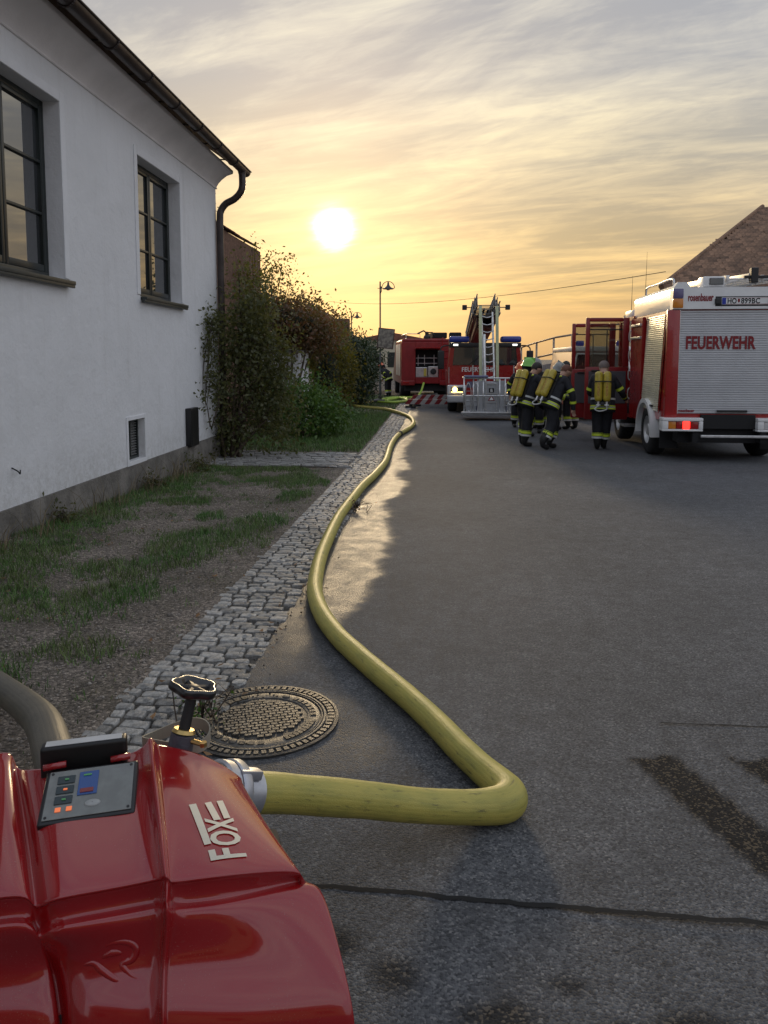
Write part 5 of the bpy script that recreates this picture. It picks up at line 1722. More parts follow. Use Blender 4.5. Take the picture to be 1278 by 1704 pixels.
# ------------------------------------------------------------------ people
SUIT = mat('turnout_navy', (.012, .013, .018), .8, var=.3, vs=9, bump=.4, bs=25, bdist=.02)
BOOT = mat('boot_black', (.010, .010, .010), .45)
SKIN = mat('skin', (.42, .25, .18), .55)
BOTTLE = mat('air_bottle_yellow', (.43, .33, .03), .4, var=.15, vs=14, coat=.2)


def person(name, label, loc, rz, lean=0.0, head_nod=0.0, legs=None, arms=None, helmet=None, hair=None, bottles=False, group=None, skirt=.80, scale=1.0, collar=True):
    """faces local +Y; lean = forward bend at the hips"""
    t = empty(name, loc, rz)
    t.scale = (scale,) * 3
    tag(t, label, 'person', group)
    hip = Vector((0, 0, .95))
    Rl = Matrix.Rotation(-lean, 3, 'X')
    def up(p):
        return hip + Rl @ (Vector(p) - hip)
    Rn = Matrix.Rotation(-head_nod, 3, 'X')
    nk = Vector((0, .0, 1.53))
    def hd(p):
        return up(nk + Rn @ (Vector(p) - nk))
    legs = legs or {-1: [(-.11, .02, .50), (-.12, -.02, .10), (-.14, .16, .045)], 1: [(.11, .02, .50), (.12, -.02, .10), (.14, .16, .045)]}
    arms = arms or {-1: [(-.30, -.02, 1.16), (-.30, .12, .92)], 1: [(.30, -.02, 1.16), (.30, .12, .92)]}
    V, E, Rr, kind = [], [], [], []
    def av(p, r, k='suit', par=None):
        V.append(Vector(p)); Rr.append(r); kind.append(k)
        if par is not None: E.append((par, len(V) - 1))
        return len(V) - 1
    pel = av(hip, .165)
    sp = av(up((0, .0, 1.15)), .165, 'suit', pel)
    ch = av(up((0, .0, 1.36)), .185, 'suit', sp)
    n0 = av(up((0, -.005, 1.52)), .075, 'skin', ch)
    n1 = av(hd((0, .012, 1.585)), .07, 'skin', n0)
    h0 = av(hd((0, .03, 1.655)), .100, 'skin', n1)
    h1 = av(hd((0, .012, 1.735)), .102, 'skin', h0)
    av(hd((0, .005, 1.79)), .06, 'skin', h1)
    av(hd((0, .135, 1.655)), .016, 'skin', h0)              # nose
    for s_ in (-1, 1): av(hd((s_ * .092, .0, 1.67)), .018, 'skin', h0)   # ears
    limb = []
    for s_ in (-1, 1):
        sh_ = av(up((s_ * .19, 0, 1.44)), .088, 'suit', ch)
        e_, w_ = [Vector(p) for p in arms[s_]]
        el = av(e_, .068, 'suit', sh_)
        wr = av(w_, .048, 'suit', el)
        d = (w_ - e_).normalized()
        pm = av(w_ + d * .075, .040, 'skin', wr)
        side = d.cross(Vector((s_, 0, 0)))
        side = side.normalized() if side.length > .05 else Vector((0, 1, 0))
        pal = side.cross(d)
        for k in range(4):
            o_ = side * ((k - 1.5) * .021)
            f0 = av(w_ + d * .105 + o_, .011, 'skin', pm)
            f1 = av(w_ + d * (.140 + .006 * (k in (1, 2))) + o_ + pal * .010, .010, 'skin', f0)
            av(w_ + d * (.165 + .010 * (k in (1, 2))) + o_ + pal * .032, .0085, 'skin', f1)
        th = av(w_ + d * .055 + side * .05, .012, 'skin', pm)
        av(w_ + d * .09 + side * .065 + pal * .02, .010, 'skin', th)
        limb.append(('arm', up((s_ * .19, 0, 1.44)), e_, w_))
        hp = av((s_ * .10, 0, .90), .125, 'suit', pel)
        k_, a_, to = [Vector(p) for p in legs[s_]]
        th_m = av((Vector((s_ * .10, 0, .90)) + k_) / 2, .135, 'suit', hp)
        kn = av(k_, .118, 'suit', th_m)
        cm = av(k_.lerp(a_, .5), .115, 'suit', kn)
        an = av(a_ + Vector((0, 0, .10)) * 1.0, .088, 'boot', cm)
        hl = av(a_ + (a_ - to) * .18 * Vector((1, 1, 0)).length / 1.414 - Vector((0, 0, .045)), .058, 'boot', an)
        av(a_.lerp(to, .6) - Vector((0, 0, .02)), .055, 'boot', hl)
        av(to, .044, 'boot', len(V) - 1)
        limb.append(('leg', Vector((s_ * .10, 0, .90)), k_, a_))
    me = bpy.data.meshes.new('figure')
    me.from_pydata(V, E, [])
    o = bpy.data.objects.new('figure', me)
    COL.objects.link(o)
    md = o.modifiers.new('skin', 'SKIN'); md.use_smooth_shade = True
    sv = me.skin_vertices[0].data
    for i, r_ in enumerate(Rr):
        sv[i].radius = (r_, r_); sv[i].use_root = (i == 0)
    ss = o.modifiers.new('sub', 'SUBSURF'); ss.levels = 2; ss.render_levels = 2
    dg = bpy.context.evaluated_depsgraph_get()
    m2 = bpy.data.meshes.new_from_object(o.evaluated_get(dg))
    COL.objects.unlink(o); bpy.data.objects.remove(o)
    m2.materials.clear()
    for q_ in (SUIT, SKIN, BOOT): m2.materials.append(q_)
    VA = np.array([tuple(v) for v in V]); KA = np.array([{'suit': 0, 'skin': 1, 'boot': 2}[k] for k in kind])
    RA = np.array(Rr)
    mi = np.zeros(len(m2.polygons), dtype=np.int32)
    for i, p in enumerate(m2.polygons):
        dd = np.linalg.norm(VA - np.array(p.center), axis=1) - RA * .6
        mi[i] = KA[int(np.argmin(dd))]
    m2.polygons.foreach_set('material_index', mi)
    m2.name = 'body'
    link(bpy.data.objects.new('body', m2), t)
    # jacket skirt over the hips
    def ellr(p0, axis_r, prof, n=20):
        mb = MB(); P = []
        for (z, rx, ry, yo) in prof:
            P.append([axis_r((rx * math.cos(a), yo + ry * math.sin(a), z)) for a in np.linspace(0, 2 * math.pi, n + 1)])
        mb.grid(P)
        return mb
    prof = [(1.47, .12, .08, 0), (1.44, .21, .125, 0), (1.32, .235, .165, -.005), (1.15, .225, .17, 0), (1.0, .225, .175, 0), (.90, .235, .185, 0), (skirt, .245, .195, 0), (skirt + .002, .22, .17, 0)]
    jk = ellr(None, up, prof)
    jo = jk.build('jacket', SUIT, t, smooth=True)
    zs = skirt + .05
    def band(prof_, nm, m_):
        b_ = ellr(None, up, prof_); b_.build(nm, m_, t, smooth=True)
    band([(zs, .247, .197, 0), (zs + .028, .245, .195, 0)], 'reflective_band', HIVIZ)
    band([(zs + .034, .2445, .1945, 0), (zs + .050, .2425, .1925, 0)], 'reflective_band', SILVER)
    band([(zs + .055, .2430, .1930, 0), (zs + .08, .241, .191, 0)], 'reflective_band', HIVIZ)
    def ringb(p, q_, tt, r_, wd, nm, m_):
        c = p.lerp(q_, tt); d = (q_ - p).normalized()
        mb = MB(); mb.tube([c - d * wd / 2, c + d * wd / 2], r_, 14, caps=False); mb.build(nm, m_, t, smooth=True)
    for (kd, p, q_, e_) in limb:
        if kd == 'arm':
            ringb(p, q_, .72, .079, .055, 'reflective_band', HIVIZ); ringb(q_, e_, .55, .066, .05, 'reflective_band', HIVIZ)
        else:
            ringb(q_, e_, .50, .112, .05, 'reflective_band', HIVIZ); ringb(q_, e_, .64, .110, .04, 'reflective_band', SILVER); ringb(q_, e_, .40, .113, .006, 'reflective_band', HIVIZ)
    if hair:
        mb = MB(); P = []
        for a in np.linspace(0, R(122), 9):
            P.append([hd(((.105 - .010 * (a > 1.7)) * math.sin(a) * math.cos(b_), .008 + (.118 - .012 * (a > 1.7)) * math.sin(a) * math.sin(b_), 1.715 + .108 * math.cos(a) - (.03 if math.sin(b_) < -.1 and a > 1.5 else 0))) for b_ in np.linspace(R(150), R(390), 15)])
        mb.grid(P); mb.build('hair', hair, t, smooth=True)
    if helmet:
        mb = MB()
        Mh = Matrix.Translation(hd((0, .015, 1.70))) @ (Rl @ Rn).to_4x4()
        mb.lathe([(.175, -.03), (.165, -.01), (.142, .03), (.135, .075), (.105, .125), (.06, .152), (.001, .16)], 20, Mh @ Matrix.Diagonal((1, 1.15, 1, 1)), cap=False)
        ho = mb.build('helmet', helmet, t, smooth=True)
        mb = MB(); mb.bbox((-.012, -.15, .10), (.012, .15, .172), .01, 2, Mh); mb.build('crest', helmet, ho)
        mb = MB(); mb.lathe([(.13, -.14), (.135, -.08), (.15, -.03)], 18, Mh @ Matrix.Translation((0, -.03, 0)), cap=False); mb.build('neck_guard', SUIT, ho, smooth=True)
    if bottles:
        bt = empty('breathing_set', up((0, -.19, 1.22)), 0, t)
        bt.rotation_euler = (-lean, 0, 0)
        mb = MB(); mb.bbox((-.15, .0, -.30), (.15, .05, .30), .02); mb.bbox((-.14, -.08, -.34), (.14, .02, -.27), .02); mb.build('back_plate', BLACK, bt, smooth=True, angle=35)
        for s_ in (-1, 1):
            mb = MB(); mb.lathe([(.02, -.29), (.045, -.285), (.070, -.255), (.076, -.22), (.076, .24), (.068, .275), (.04, .30), (.001, .308)], 20, Matrix.Translation((s_ * .080, -.085, .02)), cap=False); b_ = mb.build('air_bottle', BOTTLE, bt, smooth=True)
            mb = MB(); mb.cyl((s_ * .08, -.085, -.27), (s_ * .08, -.085, -.36), .022, 10); mb.cyl((s_ * .08 - .04, -.085, -.34), (s_ * .08 + .04, -.085, -.34), .015, 8); mb.build('valve', ALU2, b_, smooth=True, angle=40)
            mb = MB(); P = [[(s_ * .08 + .0768 * math.sin(a), -.085 - .0768 * math.cos(a), z_) for a in np.linspace(-.28, .28, 6)] for z_ in (-.17, .10)]; mb.grid(P); mb.build('bottle_label', mat('bottle_print', (.30, .10, .03), .5, base2=(.5, .38, .04), vs=60), b_)
        mb = MB(); mb.tube([(-.165, -.06, .12), (-.15, -.155, .12), (-.05, -.168, .12), (.05, -.168, .12), (.15, -.155, .12), (.165, -.06, .12), (.15, .02, .12)], .011, 6); mb.build('strap', BLACK, bt)
        mb = MB(); mb.tube(crom([(-.08, -.09, -.36), (-.14, -.1, -.42), (-.05, -.1, -.46), (.08, -.08, -.42), (.08, -.085, -.36)], 6), .013, 6); mb.build('air_hose', SILVER, bt, smooth=True)
        for s_ in (-1, 1):
            mb = MB(); mb.tube(crom([(s_ * .11, .02, .20), (s_ * .12, .10, .27), (s_ * .12, .24, .26), (s_ * .13, .34, .10)], 5), .018, 6); mb.build('shoulder_strap', HIVIZ, bt, smooth=True)
        mb = MB(); P = [[up((.238 * math.cos(a), .188 * math.sin(a), 1.0 + dz_)) for a in np.linspace(0, 2 * math.pi, 21)] for dz_ in (0, .04)]; mb.grid(P); mb.build('waist_belt', SILVER, t, smooth=True)
    return t


HAIR_R = mat('hair_auburn', (.13, .045, .025), .6, bump=.4, bs=90); HAIR_D = mat('hair_dark', (.02, .016, .014), .6, bump=.4, bs=90); HAIR_G = mat('hair_grey', (.16, .13, .12), .7, bump=.4, bs=90)
HELG = mat('helmet_green', (.18, .50, .06), .3, coat=.5); HELW = mat('helmet_white', (.27, .28, .27), .4, coat=.2); HELO = mat('helmet_orange', (.65, .12, .03), .35, coat=.4)
GP = 'firefighters around the vehicles'
walk = {-1: [(-.10, .22, .52), (-.12, .10, .10), (-.13, .27, .045)], 1: [(.11, -.02, .50), (.12, -.24, .13), (.13, -.10, .045)]}
still = {-1: [(-.10, .08, .50), (-.11, .04, .10), (-.13, .21, .045)], 1: [(.10, -.02, .50), (.10, -.06, .10), (.11, .11, .045)]}
fwdarm = {-1: [(-.30, .30, 1.10), (-.20, .52, 1.12)], 1: [(.32, .28, 1.12), (.26, .40, .88)]}
person('person', 'firefighter leaning forward with two yellow air bottles, nearest the ladder basket', (1.86, 15.55, zg(15.5)), R(-58), R(20), R(12), still, fwdarm, hair=HAIR_D, bottles=True, group=GP)
person('person', 'auburn haired firefighter mid stride, bent forward under two tilted yellow air bottles', (2.30, 15.05, zg(15.1)), R(-62), R(27), R(16), walk, {-1: [(-.28, .40, 1.06), (-.18, .58, 1.0)], 1: [(.32, .30, 1.10), (.30, .34, .84)]}, hair=HAIR_R, bottles=True, group=GP)
person('person', 'grey haired firefighter seen from behind with two upright yellow bottles at the open cab', (3.33, 15.0, zg(15.0)), R(-14), R(7), R(26), {-1: [(-.09, .05, .50), (-.09, .02, .10), (-.10, .19, .045)], 1: [(.06, .10, .50), (.03, .16, .10), (.05, .32, .045)]}, {-1: [(-.27, .10, 1.12), (-.16, .34, 1.08)], 1: [(.36, .10, 1.14), (.42, .36, 1.02)]}, hair=HAIR_G, bottles=True, group=GP, skirt=.76)
person('person', 'firefighter in a bright green helmet standing behind the bottle carriers', (2.13, 17.6, zg(17.6)), R(-130), R(4), 0, helmet=HELG, group=GP)
person('person', 'firefighter in white helmet just right of the green helmet', (2.46, 18.5, zg(18.5)), R(160), 0, 0, helmet=HELW, group=GP)
person('person', 'firefighter in pale helmet at the middle of the crowd', (2.72, 19.6, -.36), R(120), R(10), 0, helmet=HELW, group=GP, scale=.96)
person('person', 'firefighter in pale helmet near the open door, rightmost of the crowd', (3.06, 19.4, -.36), R(-150), R(12), R(14), helmet=HELW, group=GP, scale=.96)
person('person', 'firefighter standing behind the open front door with only lower legs showing', (3.52, 19.5, -.36), R(30), R(15), R(10), hair=HAIR_D, group=GP)
person('person', 'firefighter in orange helmet beside the ladder truck mirror', (2.23, 20.0, -.36), R(-170), R(12), R(8), helmet=HELO, group=GP, scale=.96)
person('person', 'distant person in orange helmet bending by the far tender', (-2.28, 35.5, -.36), R(60), R(30), R(10), helmet=HELO, group=GP, scale=.92)
PG = np.array([[[-1.221, 1.539, 0.06], [-1.211, 1.542, 0.23], [-1.192, 1.549, 0.26], [-1.057, 1.54, 0.285], [-0.971, 1.564, 0.3], [-0.946, 1.558, 0.265], [-0.874, 1.499, 0.3], [-0.767, 1.514, 0.305], [-0.675, 1.576, 0.305], [-0.651, 1.594, 0.33], [-0.636, 1.597, 0.312], [-0.621, 1.605, 0.305], [-0.537, 1.624, 0.275], [-0.457, 1.627, 0.23], [-0.446, 1.631, 0.2], [-0.44, 1.633, 0.11], [-0.446, 1.631, -0.02]], [[-1.217, 1.53, 0.34], [-1.208, 1.533, 0.51], [-1.189, 1.54, 0.54], [-1.054, 1.531, 0.565], [-0.967, 1.555, 0.58], [-0.943, 1.549, 0.545], [-0.87, 1.489, 0.58], [-0.764, 1.505, 0.585], [-0.672, 1.567, 0.585], [-0.648, 1.585, 0.61], [-0.633, 1.587, 0.592], [-0.618, 1.596, 0.585], [-0.534, 1.614, 0.555], [-0.454, 1.618, 0.51], [-0.443, 1.622, 0.48], [-0.437, 1.624, 0.39], [-0.443, 1.622, 0.26]], [[-1.209, 1.506, 0.36], [-1.199, 1.51, 0.53], [-1.18, 1.516, 0.56], [-1.045, 1.507, 0.585], [-0.959, 1.531, 0.6], [-0.934, 1.525, 0.565], [-0.862, 1.466, 0.6], [-0.755, 1.481, 0.605], [-0.663, 1.543, 0.605], [-0.639, 1.561, 0.63], [-0.624, 1.564, 0.612], [-0.609, 1.572, 0.605], [-0.525, 1.591, 0.575], [-0.445, 1.594, 0.53], [-0.434, 1.598, 0.5], [-0.428, 1.6, 0.41], [-0.434, 1.598, 0.28]], [[-1.07, 1.319, 0.35], [-1.061, 1.322, 0.52], [-1.042, 1.329, 0.55], [-0.921, 1.319, 0.575], [-0.834, 1.339, 0.585], [-0.809, 1.346, 0.55], [-0.757, 1.314, 0.58], [-0.675, 1.341, 0.582], [-0.582, 1.374, 0.582], [-0.547, 1.364, 0.607], [-0.539, 1.374, 0.592], [-0.53, 1.385, 0.585], [-0.439, 1.397, 0.565], [-0.353, 1.45, 0.525], [-0.341, 1.454, 0.495], [-0.336, 1.456, 0.405], [-0.341, 1.454, 0.275]], [[-0.962, 1.172, 0.33], [-0.953, 1.175, 0.5], [-0.934, 1.182, 0.53], [-0.827, 1.175, 0.55], [-0.731, 1.191, 0.557], [-0.714, 1.204, 0.525], [-0.671, 1.191, 0.552], [-0.585, 1.221, 0.553], [-0.51, 1.25, 0.553], [-0.484, 1.23, 0.575], [-0.479, 1.24, 0.562], [-0.47, 1.245, 0.555], [-0.382, 1.281, 0.545], [-0.277, 1.351, 0.512], [-0.266, 1.355, 0.482], [-0.26, 1.357, 0.392], [-0.266, 1.355, 0.262]], [[-0.96, 1.171, 0.316], [-0.951, 1.174, 0.486], [-0.932, 1.181, 0.516], [-0.825, 1.174, 0.536], [-0.729, 1.19, 0.543], [-0.712, 1.203, 0.511], [-0.669, 1.19, 0.538], [-0.583, 1.22, 0.539], [-0.507, 1.249, 0.539], [-0.481, 1.229, 0.561], [-0.476, 1.239, 0.548], [-0.467, 1.244, 0.541], [-0.379, 1.279, 0.531], [-0.264, 1.346, 0.495], [-0.252, 1.35, 0.465], [-0.247, 1.352, 0.375], [-0.252, 1.35, 0.245]], [[-0.956, 1.169, 0.282], [-0.947, 1.172, 0.452], [-0.928, 1.179, 0.482], [-0.822, 1.173, 0.502], [-0.725, 1.188, 0.509], [-0.708, 1.201, 0.477], [-0.665, 1.189, 0.504], [-0.579, 1.218, 0.505], [-0.503, 1.246, 0.505], [-0.476, 1.211, 0.539], [-0.471, 1.221, 0.526], [-0.463, 1.241, 0.507], [-0.374, 1.276, 0.497], [-0.257, 1.362, 0.47], [-0.246, 1.366, 0.44], [-0.24, 1.368, 0.35], [-0.246, 1.366, 0.22]], [[-0.937, 1.149, 0.277], [-0.928, 1.152, 0.447], [-0.909, 1.159, 0.477], [-0.805, 1.153, 0.497], [-0.709, 1.168, 0.504], [-0.692, 1.18, 0.472], [-0.65, 1.168, 0.499], [-0.565, 1.196, 0.5], [-0.49, 1.223, 0.5], [-0.467, 1.189, 0.534], [-0.462, 1.199, 0.521], [-0.45, 1.219, 0.502], [-0.363, 1.253, 0.492], [-0.224, 1.345, 0.462], [-0.213, 1.349, 0.432], [-0.208, 1.351, 0.342], [-0.213, 1.349, 0.212]], [[-0.923, 1.139, 0.2], [-0.914, 1.142, 0.37], [-0.895, 1.149, 0.4], [-0.798, 1.17, 0.405], [-0.693, 1.191, 0.41], [-0.691, 1.213, 0.385], [-0.648, 1.191, 0.415], [-0.567, 1.195, 0.42], [-0.496, 1.206, 0.42], [-0.474, 1.19, 0.44], [-0.469, 1.199, 0.43], [-0.458, 1.203, 0.425], [-0.336, 1.229, 0.41], [-0.172, 1.255, 0.38], [-0.16, 1.259, 0.35], [-0.155, 1.261, 0.26], [-0.16, 1.259, 0.13]], [[-0.894, 1.109, 0.14], [-0.885, 1.112, 0.31], [-0.866, 1.119, 0.34], [-0.756, 1.133, 0.345], [-0.658, 1.147, 0.345], [-0.657, 1.173, 0.32], [-0.617, 1.145, 0.35], [-0.536, 1.145, 0.355], [-0.478, 1.149, 0.355], [-0.458, 1.135, 0.375], [-0.453, 1.143, 0.365], [-0.441, 1.147, 0.36], [-0.311, 1.171, 0.345], [-0.15, 1.214, 0.315], [-0.139, 1.218, 0.285], [-0.134, 1.22, 0.195], [-0.139, 1.218, 0.065]], [[-0.893, 1.104, 0.02], [-0.883, 1.108, 0.19], [-0.864, 1.115, 0.22], [-0.754, 1.129, 0.225], [-0.656, 1.142, 0.225], [-0.655, 1.168, 0.2], [-0.615, 1.14, 0.23], [-0.535, 1.141, 0.235], [-0.477, 1.145, 0.235], [-0.456, 1.13, 0.255], [-0.451, 1.138, 0.245], [-0.44, 1.142, 0.24], [-0.31, 1.167, 0.225], [-0.149, 1.209, 0.195], [-0.137, 1.213, 0.165], [-0.132, 1.215, 0.075], [-0.137, 1.213, -0.055]]])
# ------------------------------------------------------------------ hoses
def hose_mat(name, c1, c2, dirt):
    m, q, b = surf_mat(name)
    L = m.node_tree.links.new
    uv = q.n('ShaderNodeAttribute', attribute_name='hoseco').outputs['Vector']
    sp = q.n('ShaderNodeSeparateXYZ', {0: uv})
    co = q.n('ShaderNodeTexCoord').outputs['Object']
    n1 = q.n('ShaderNodeTexNoise', {'Vector': q.n('ShaderNodeCombineXYZ', {0: q.m('MULTIPLY', sp.outputs[0], 2.2), 1: q.m('MULTIPLY', sp.outputs[1], 3.0)}).outputs[0], 'Scale': 3.0, 'Detail': 7.0, 'Roughness': .65}).outputs['Fac']
    n2 = q.n('ShaderNodeTexNoise', {'Vector': q.n('ShaderNodeCombineXYZ', {0: q.m('MULTIPLY', sp.outputs[0], 5.0), 1: q.m('MULTIPLY', sp.outputs[1], 9.0)}).outputs[0], 'Scale': 2.6, 'Detail': 8.0, 'Roughness': .7}).outputs['Fac']
    rib = q.m('ABSOLUTE', q.m('SINE', q.m('MULTIPLY', sp.outputs[1], 75.4)))
    c = q.mix(q.smooth(n1, .35, .7), c1, c2)
    c = q.mix(q.m('MULTIPLY', q.smooth(n2, .54, .70), .8), c, dirt)
    c = q.mix(q.m('MULTIPLY', q.smooth(n1, .62, .76), .5), c, dirt)
    L(c, b.inputs['Base Color'])
    b.inputs['Roughness'].default_value = .48
    weave = q.n('ShaderNodeTexNoise', {'Vector': co, 'Scale': 300.0, 'Detail': 3.0}).outputs['Fac']
    L(q.n('ShaderNodeBump', {'Height': q.m('ADD', q.m('MULTIPLY', rib, .30), weave), 'Strength': .5, 'Distance': .002}).outputs[0], b.inputs['Normal'])
    return m


def hose(name, pts, r, m, n=20, per=8, rad=None, parent=None):
    P = crom(pts, per)
    mb = MB()
    rr = [r if rad is None else rad(p) for p in P]
    mb.tube(P, rr, n)
    o = mb.build(name, m, parent, smooth=True)
    at = o.data.attributes.new('hoseco', 'FLOAT_VECTOR', 'POINT')
    L_ = 0.0
    arr = []
    for i, p in enumerate(P):
        if i: L_ += (p - P[i - 1]).length
        for k in range(n): arr += [L_, abs(k / n - .5), 0]
    at.data.foreach_set('vector', arr)
    return o


YEL = hose_mat('hose_yellow', (.46, .39, .085), (.34, .315, .07), (.09, .085, .035))
GRN = hose_mat('hose_green', (.42, .60, .07), (.36, .52, .07), (.18, .22, .04))
GRY = hose_mat('hose_grey', (.13, .115, .085), (.10, .09, .07), (.05, .045, .035))
HP = [(-.505, 1.835, .352), (-.44, 1.905, .312), (-.376, 1.978, .264), (-.221, 2.125, .165), (-.06, 2.25, .075), (.09, 2.333, .022), (.185, 2.372, .004), (.243, 2.402, .000), (.262, 2.450, -.002), (.235, 2.52, -.006), (.173, 2.63, -.009), (.102, 2.769, -.013), (.001, 2.988, -.019),
      (-.128, 3.231, -.025), (-.276, 3.487, -.031), (-.416, 3.737, -.037), (-.545, 3.991, -.044), (-.688, 4.36, -.053), (-.800, 4.793, -.064), (-.862, 5.243, -.075), (-.905, 5.687, -.086), (-.935, 6.145, -.098), (-.982, 7.281, -.126), (-.980, 8.196, -.149), (-.955, 9.576, -.183),
      (-.885, 10.712, -.209), (-.84, 12.349, -.243), (-.90, 14.548, -.277), (-.905, 16.092, -.293), (-.849, 17.46, -.300), (-.685, 18.851, -.303), (-.599, 20.2, -.304), (-.70, 21.9, -.304), (-.921, 23.22, -.300), (-1.306, 24.5, -.29), (-1.747, 25.7, -.285), (-2.445, 26.6, -.285), (-2.95, 27.3, -.285), (-3.18, 28.1, -.285), (-3.05, 28.9, -.285), (-2.574, 30.1, -.285)]
yh = empty('supply_hose', (0, 0, 0))
tag(yh, 'thick yellow supply hose kinked beside the pump and snaking along the setts', 'hose')
KN = Vector((.25, 2.44, 0))
hose('hose', HP, .053, YEL, 28, 12, lambda p: .053 + .0012 * fbm(p.x * 3, p.y * 3, 3.0) + .009 * math.exp(-((p - KN).length / .11) ** 2), yh)
CPL = mat('coupling_aluminium', (.52, .53, .56), .38, metal=.75, var=.12, vs=20)
c0 = Vector(HP[0]); cd = (Vector(HP[0]) - Vector(HP[1])).normalized()
Mc = cd.to_track_quat('Z', 'Y').to_matrix().to_4x4(); Mc.translation = c0
mb = MB()
mb.lathe([(.050, -.035), (.062, -.033), (.064, .020), (.058, .024)], 28, Mc, cap=False); mb.build('tail_piece', CPL, yh, smooth=True, angle=35)
mb = MB()
mb.lathe([(.05, .022), (.079, .024), (.082, .030), (.082, .050), (.079, .054), (.05, .055)], 28, Mc, cap=False)
for k in range(2):
    a = R(60 + k * 180); mb.bbox((.070 * math.cos(a) - .012, .070 * math.sin(a) - .012, -.012), (.070 * math.cos(a) + .012, .070 * math.sin(a) + .012, .055), .004, 2, Mc)
mb.build('coupling', CPL, yh, smooth=True, angle=35)
# mid-hose coupling
i = 29; p = Vector(HP[i]); d = (Vector(HP[i + 1]) - Vector(HP[i - 1])).normalized()
Mm = d.to_track_quat('Z', 'Y').to_matrix().to_4x4(); Mm.translation = p
mb = MB(); mb.lathe([(.057, -.10), (.066, -.09), (.067, -.02), (.075, -.02), (.075, .02), (.067, .02), (.066, .09), (.057, .10)], 20, Mm, cap=False); mb.build('joint_coupling', BLACK, yh, smooth=True, angle=40)

dv = empty('hose_divider', (-2.5, 30.2, -.36))
tag(dv, 'metal hose divider lying on the lawn by the lamp post', 'divider')
CPD = mat('divider_grey', (.13, .13, .125), .5, metal=.4)
mb = MB(); mb.tube([(-.15, -.1, .1), (.15, .15, .1)], [.06, .09], 12); mb.build('body', CPD, dv, smooth=True, angle=40)
for k in range(3):
    a = R(10 + k * 38)
    mb = MB(); mb.tube([(.15, .15, .1), (.15 + .26 * math.cos(a), .15 + .26 * math.sin(a), .1)], .05, 10); mb.build('outlet', CPD, dv, smooth=True, angle=40)
    mb = MB(); mb.tube([(.15 + .12 * math.cos(a), .15 + .12 * math.sin(a), .1), (.15 + .12 * math.cos(a), .15 + .12 * math.sin(a), .26)], .012, 6); mb.lathe([(.05, 0), (.05, .02)], 10, Matrix.Translation((.15 + .12 * math.cos(a), .15 + .12 * math.sin(a), .26))); mb.build('valve_wheel', BLACK, dv)
tag(hose('green_hose', [(-2.25, 30.4, -.28), (-1.9, 31.6, -.28), (-1.5, 33.4, -.29), (-1.25, 32.4, -.30), (-1.35, 30.6, -.30), (-1.9, 30.0, -.28), (-2.0, 31.8, -.27), (-1.5, 33.6, -.29), (-.95, 33.9, -.30), (-.70, 34.1, -.1), (-.55, 34.35, .35)], .045, GRN, 10, 6), 'bright green hose looping on the lawn and rising to the far tender', 'hose')
tag(hose('green_hose', [(-2.3, 30.6, -.28), (-2.2, 32.2, -.28), (-1.7, 32.9, -.26), (-1.2, 31.2, -.29), (-1.6, 29.6, -.28), (-2.35, 29.9, -.28)], .045, GRN, 10, 6), 'bright green hose lying in a flat loop beside the lamp post', 'hose')

# suction hose at the left
tag(hose('suction_hose', [(-.93, 1.72, .30), (-1.02, 1.86, .36), (-1.12, 2.01, .355), (-1.22, 2.16, .33), (-1.393, 2.405, .25), (-1.711, 2.786, .13), (-2.136, 3.201, .03), (-2.7, 3.55, .005), (-3.4, 3.6, .0)], .056, GRY, 20, 8), 'dusty grey suction hose arching from the pump to the left', 'hose')

# ------------------------------------------------------------------ portable pump
def mk_pump_paint():
    m, q, b = surf_mat('pump_red_gloss')
    L = m.node_tree.links.new
    co = q.n('ShaderNodeTexCoord').outputs['Object']
    n1 = q.n('ShaderNodeTexNoise', {'Vector': co, 'Scale': 5.0, 'Detail': 6.0, 'Roughness': .6}).outputs['Fac']
    n2 = q.n('ShaderNodeTexNoise', {'Vector': co, 'Scale': 330.0, 'Detail': 3.0, 'Roughness': .7}).outputs['Fac']
    n3 = q.n('ShaderNodeTexNoise', {'Vector': q.n('ShaderNodeMapping', {'Vector': co, 'Rotation': (0, 0, .6), 'Scale': (90.0, 5.0, 20.0)}).outputs[0], 'Scale': 2.0, 'Detail': 4.0}).outputs['Fac']
    c = q.mix(n1, (.32, .007, .009), (.26, .006, .008))
    dust = q.m('MULTIPLY', q.smooth(n2, .60, .72), q.smooth(n1, .42, .62))
    c = q.mix(q.m('MULTIPLY', dust, .30), c, (.28, .20, .16))
    L(c, b.inputs['Base Color'])
    scr = q.smooth(n3, .66, .72)
    L(q.m('ADD', q.m('ADD', .13, q.m('MULTIPLY', n1, .10)), q.m('MULTIPLY', dust, .25)), b.inputs['Roughness'])
    b.inputs['Coat Weight'].default_value = .9
    L(q.m('ADD', q.m('ADD', .025, q.m('MULTIPLY', q.smooth(n1, .4, .7), .05)), q.m('MULTIPLY', scr, .12)), b.inputs['Coat Roughness'])
    return m


PRED = mk_pump_paint()
pump = empty('portable_pump', (-.6, 1.35, -.04))
tag(pump, 'glossy red portable fire pump with control panel filling the lower left corner', 'pump')
PO = Vector((-.6, 1.35, -.04))


def pb_(mb, name, m, parent=pump, **kw):
    """build in world coordinates under an offset parent"""
    base = PO if parent is pump else Vector((0, 0, 0))
    mb.v = [tuple(Vector(p) - base) for p in mb.v]
    return mb.build(name, m, parent, **kw)


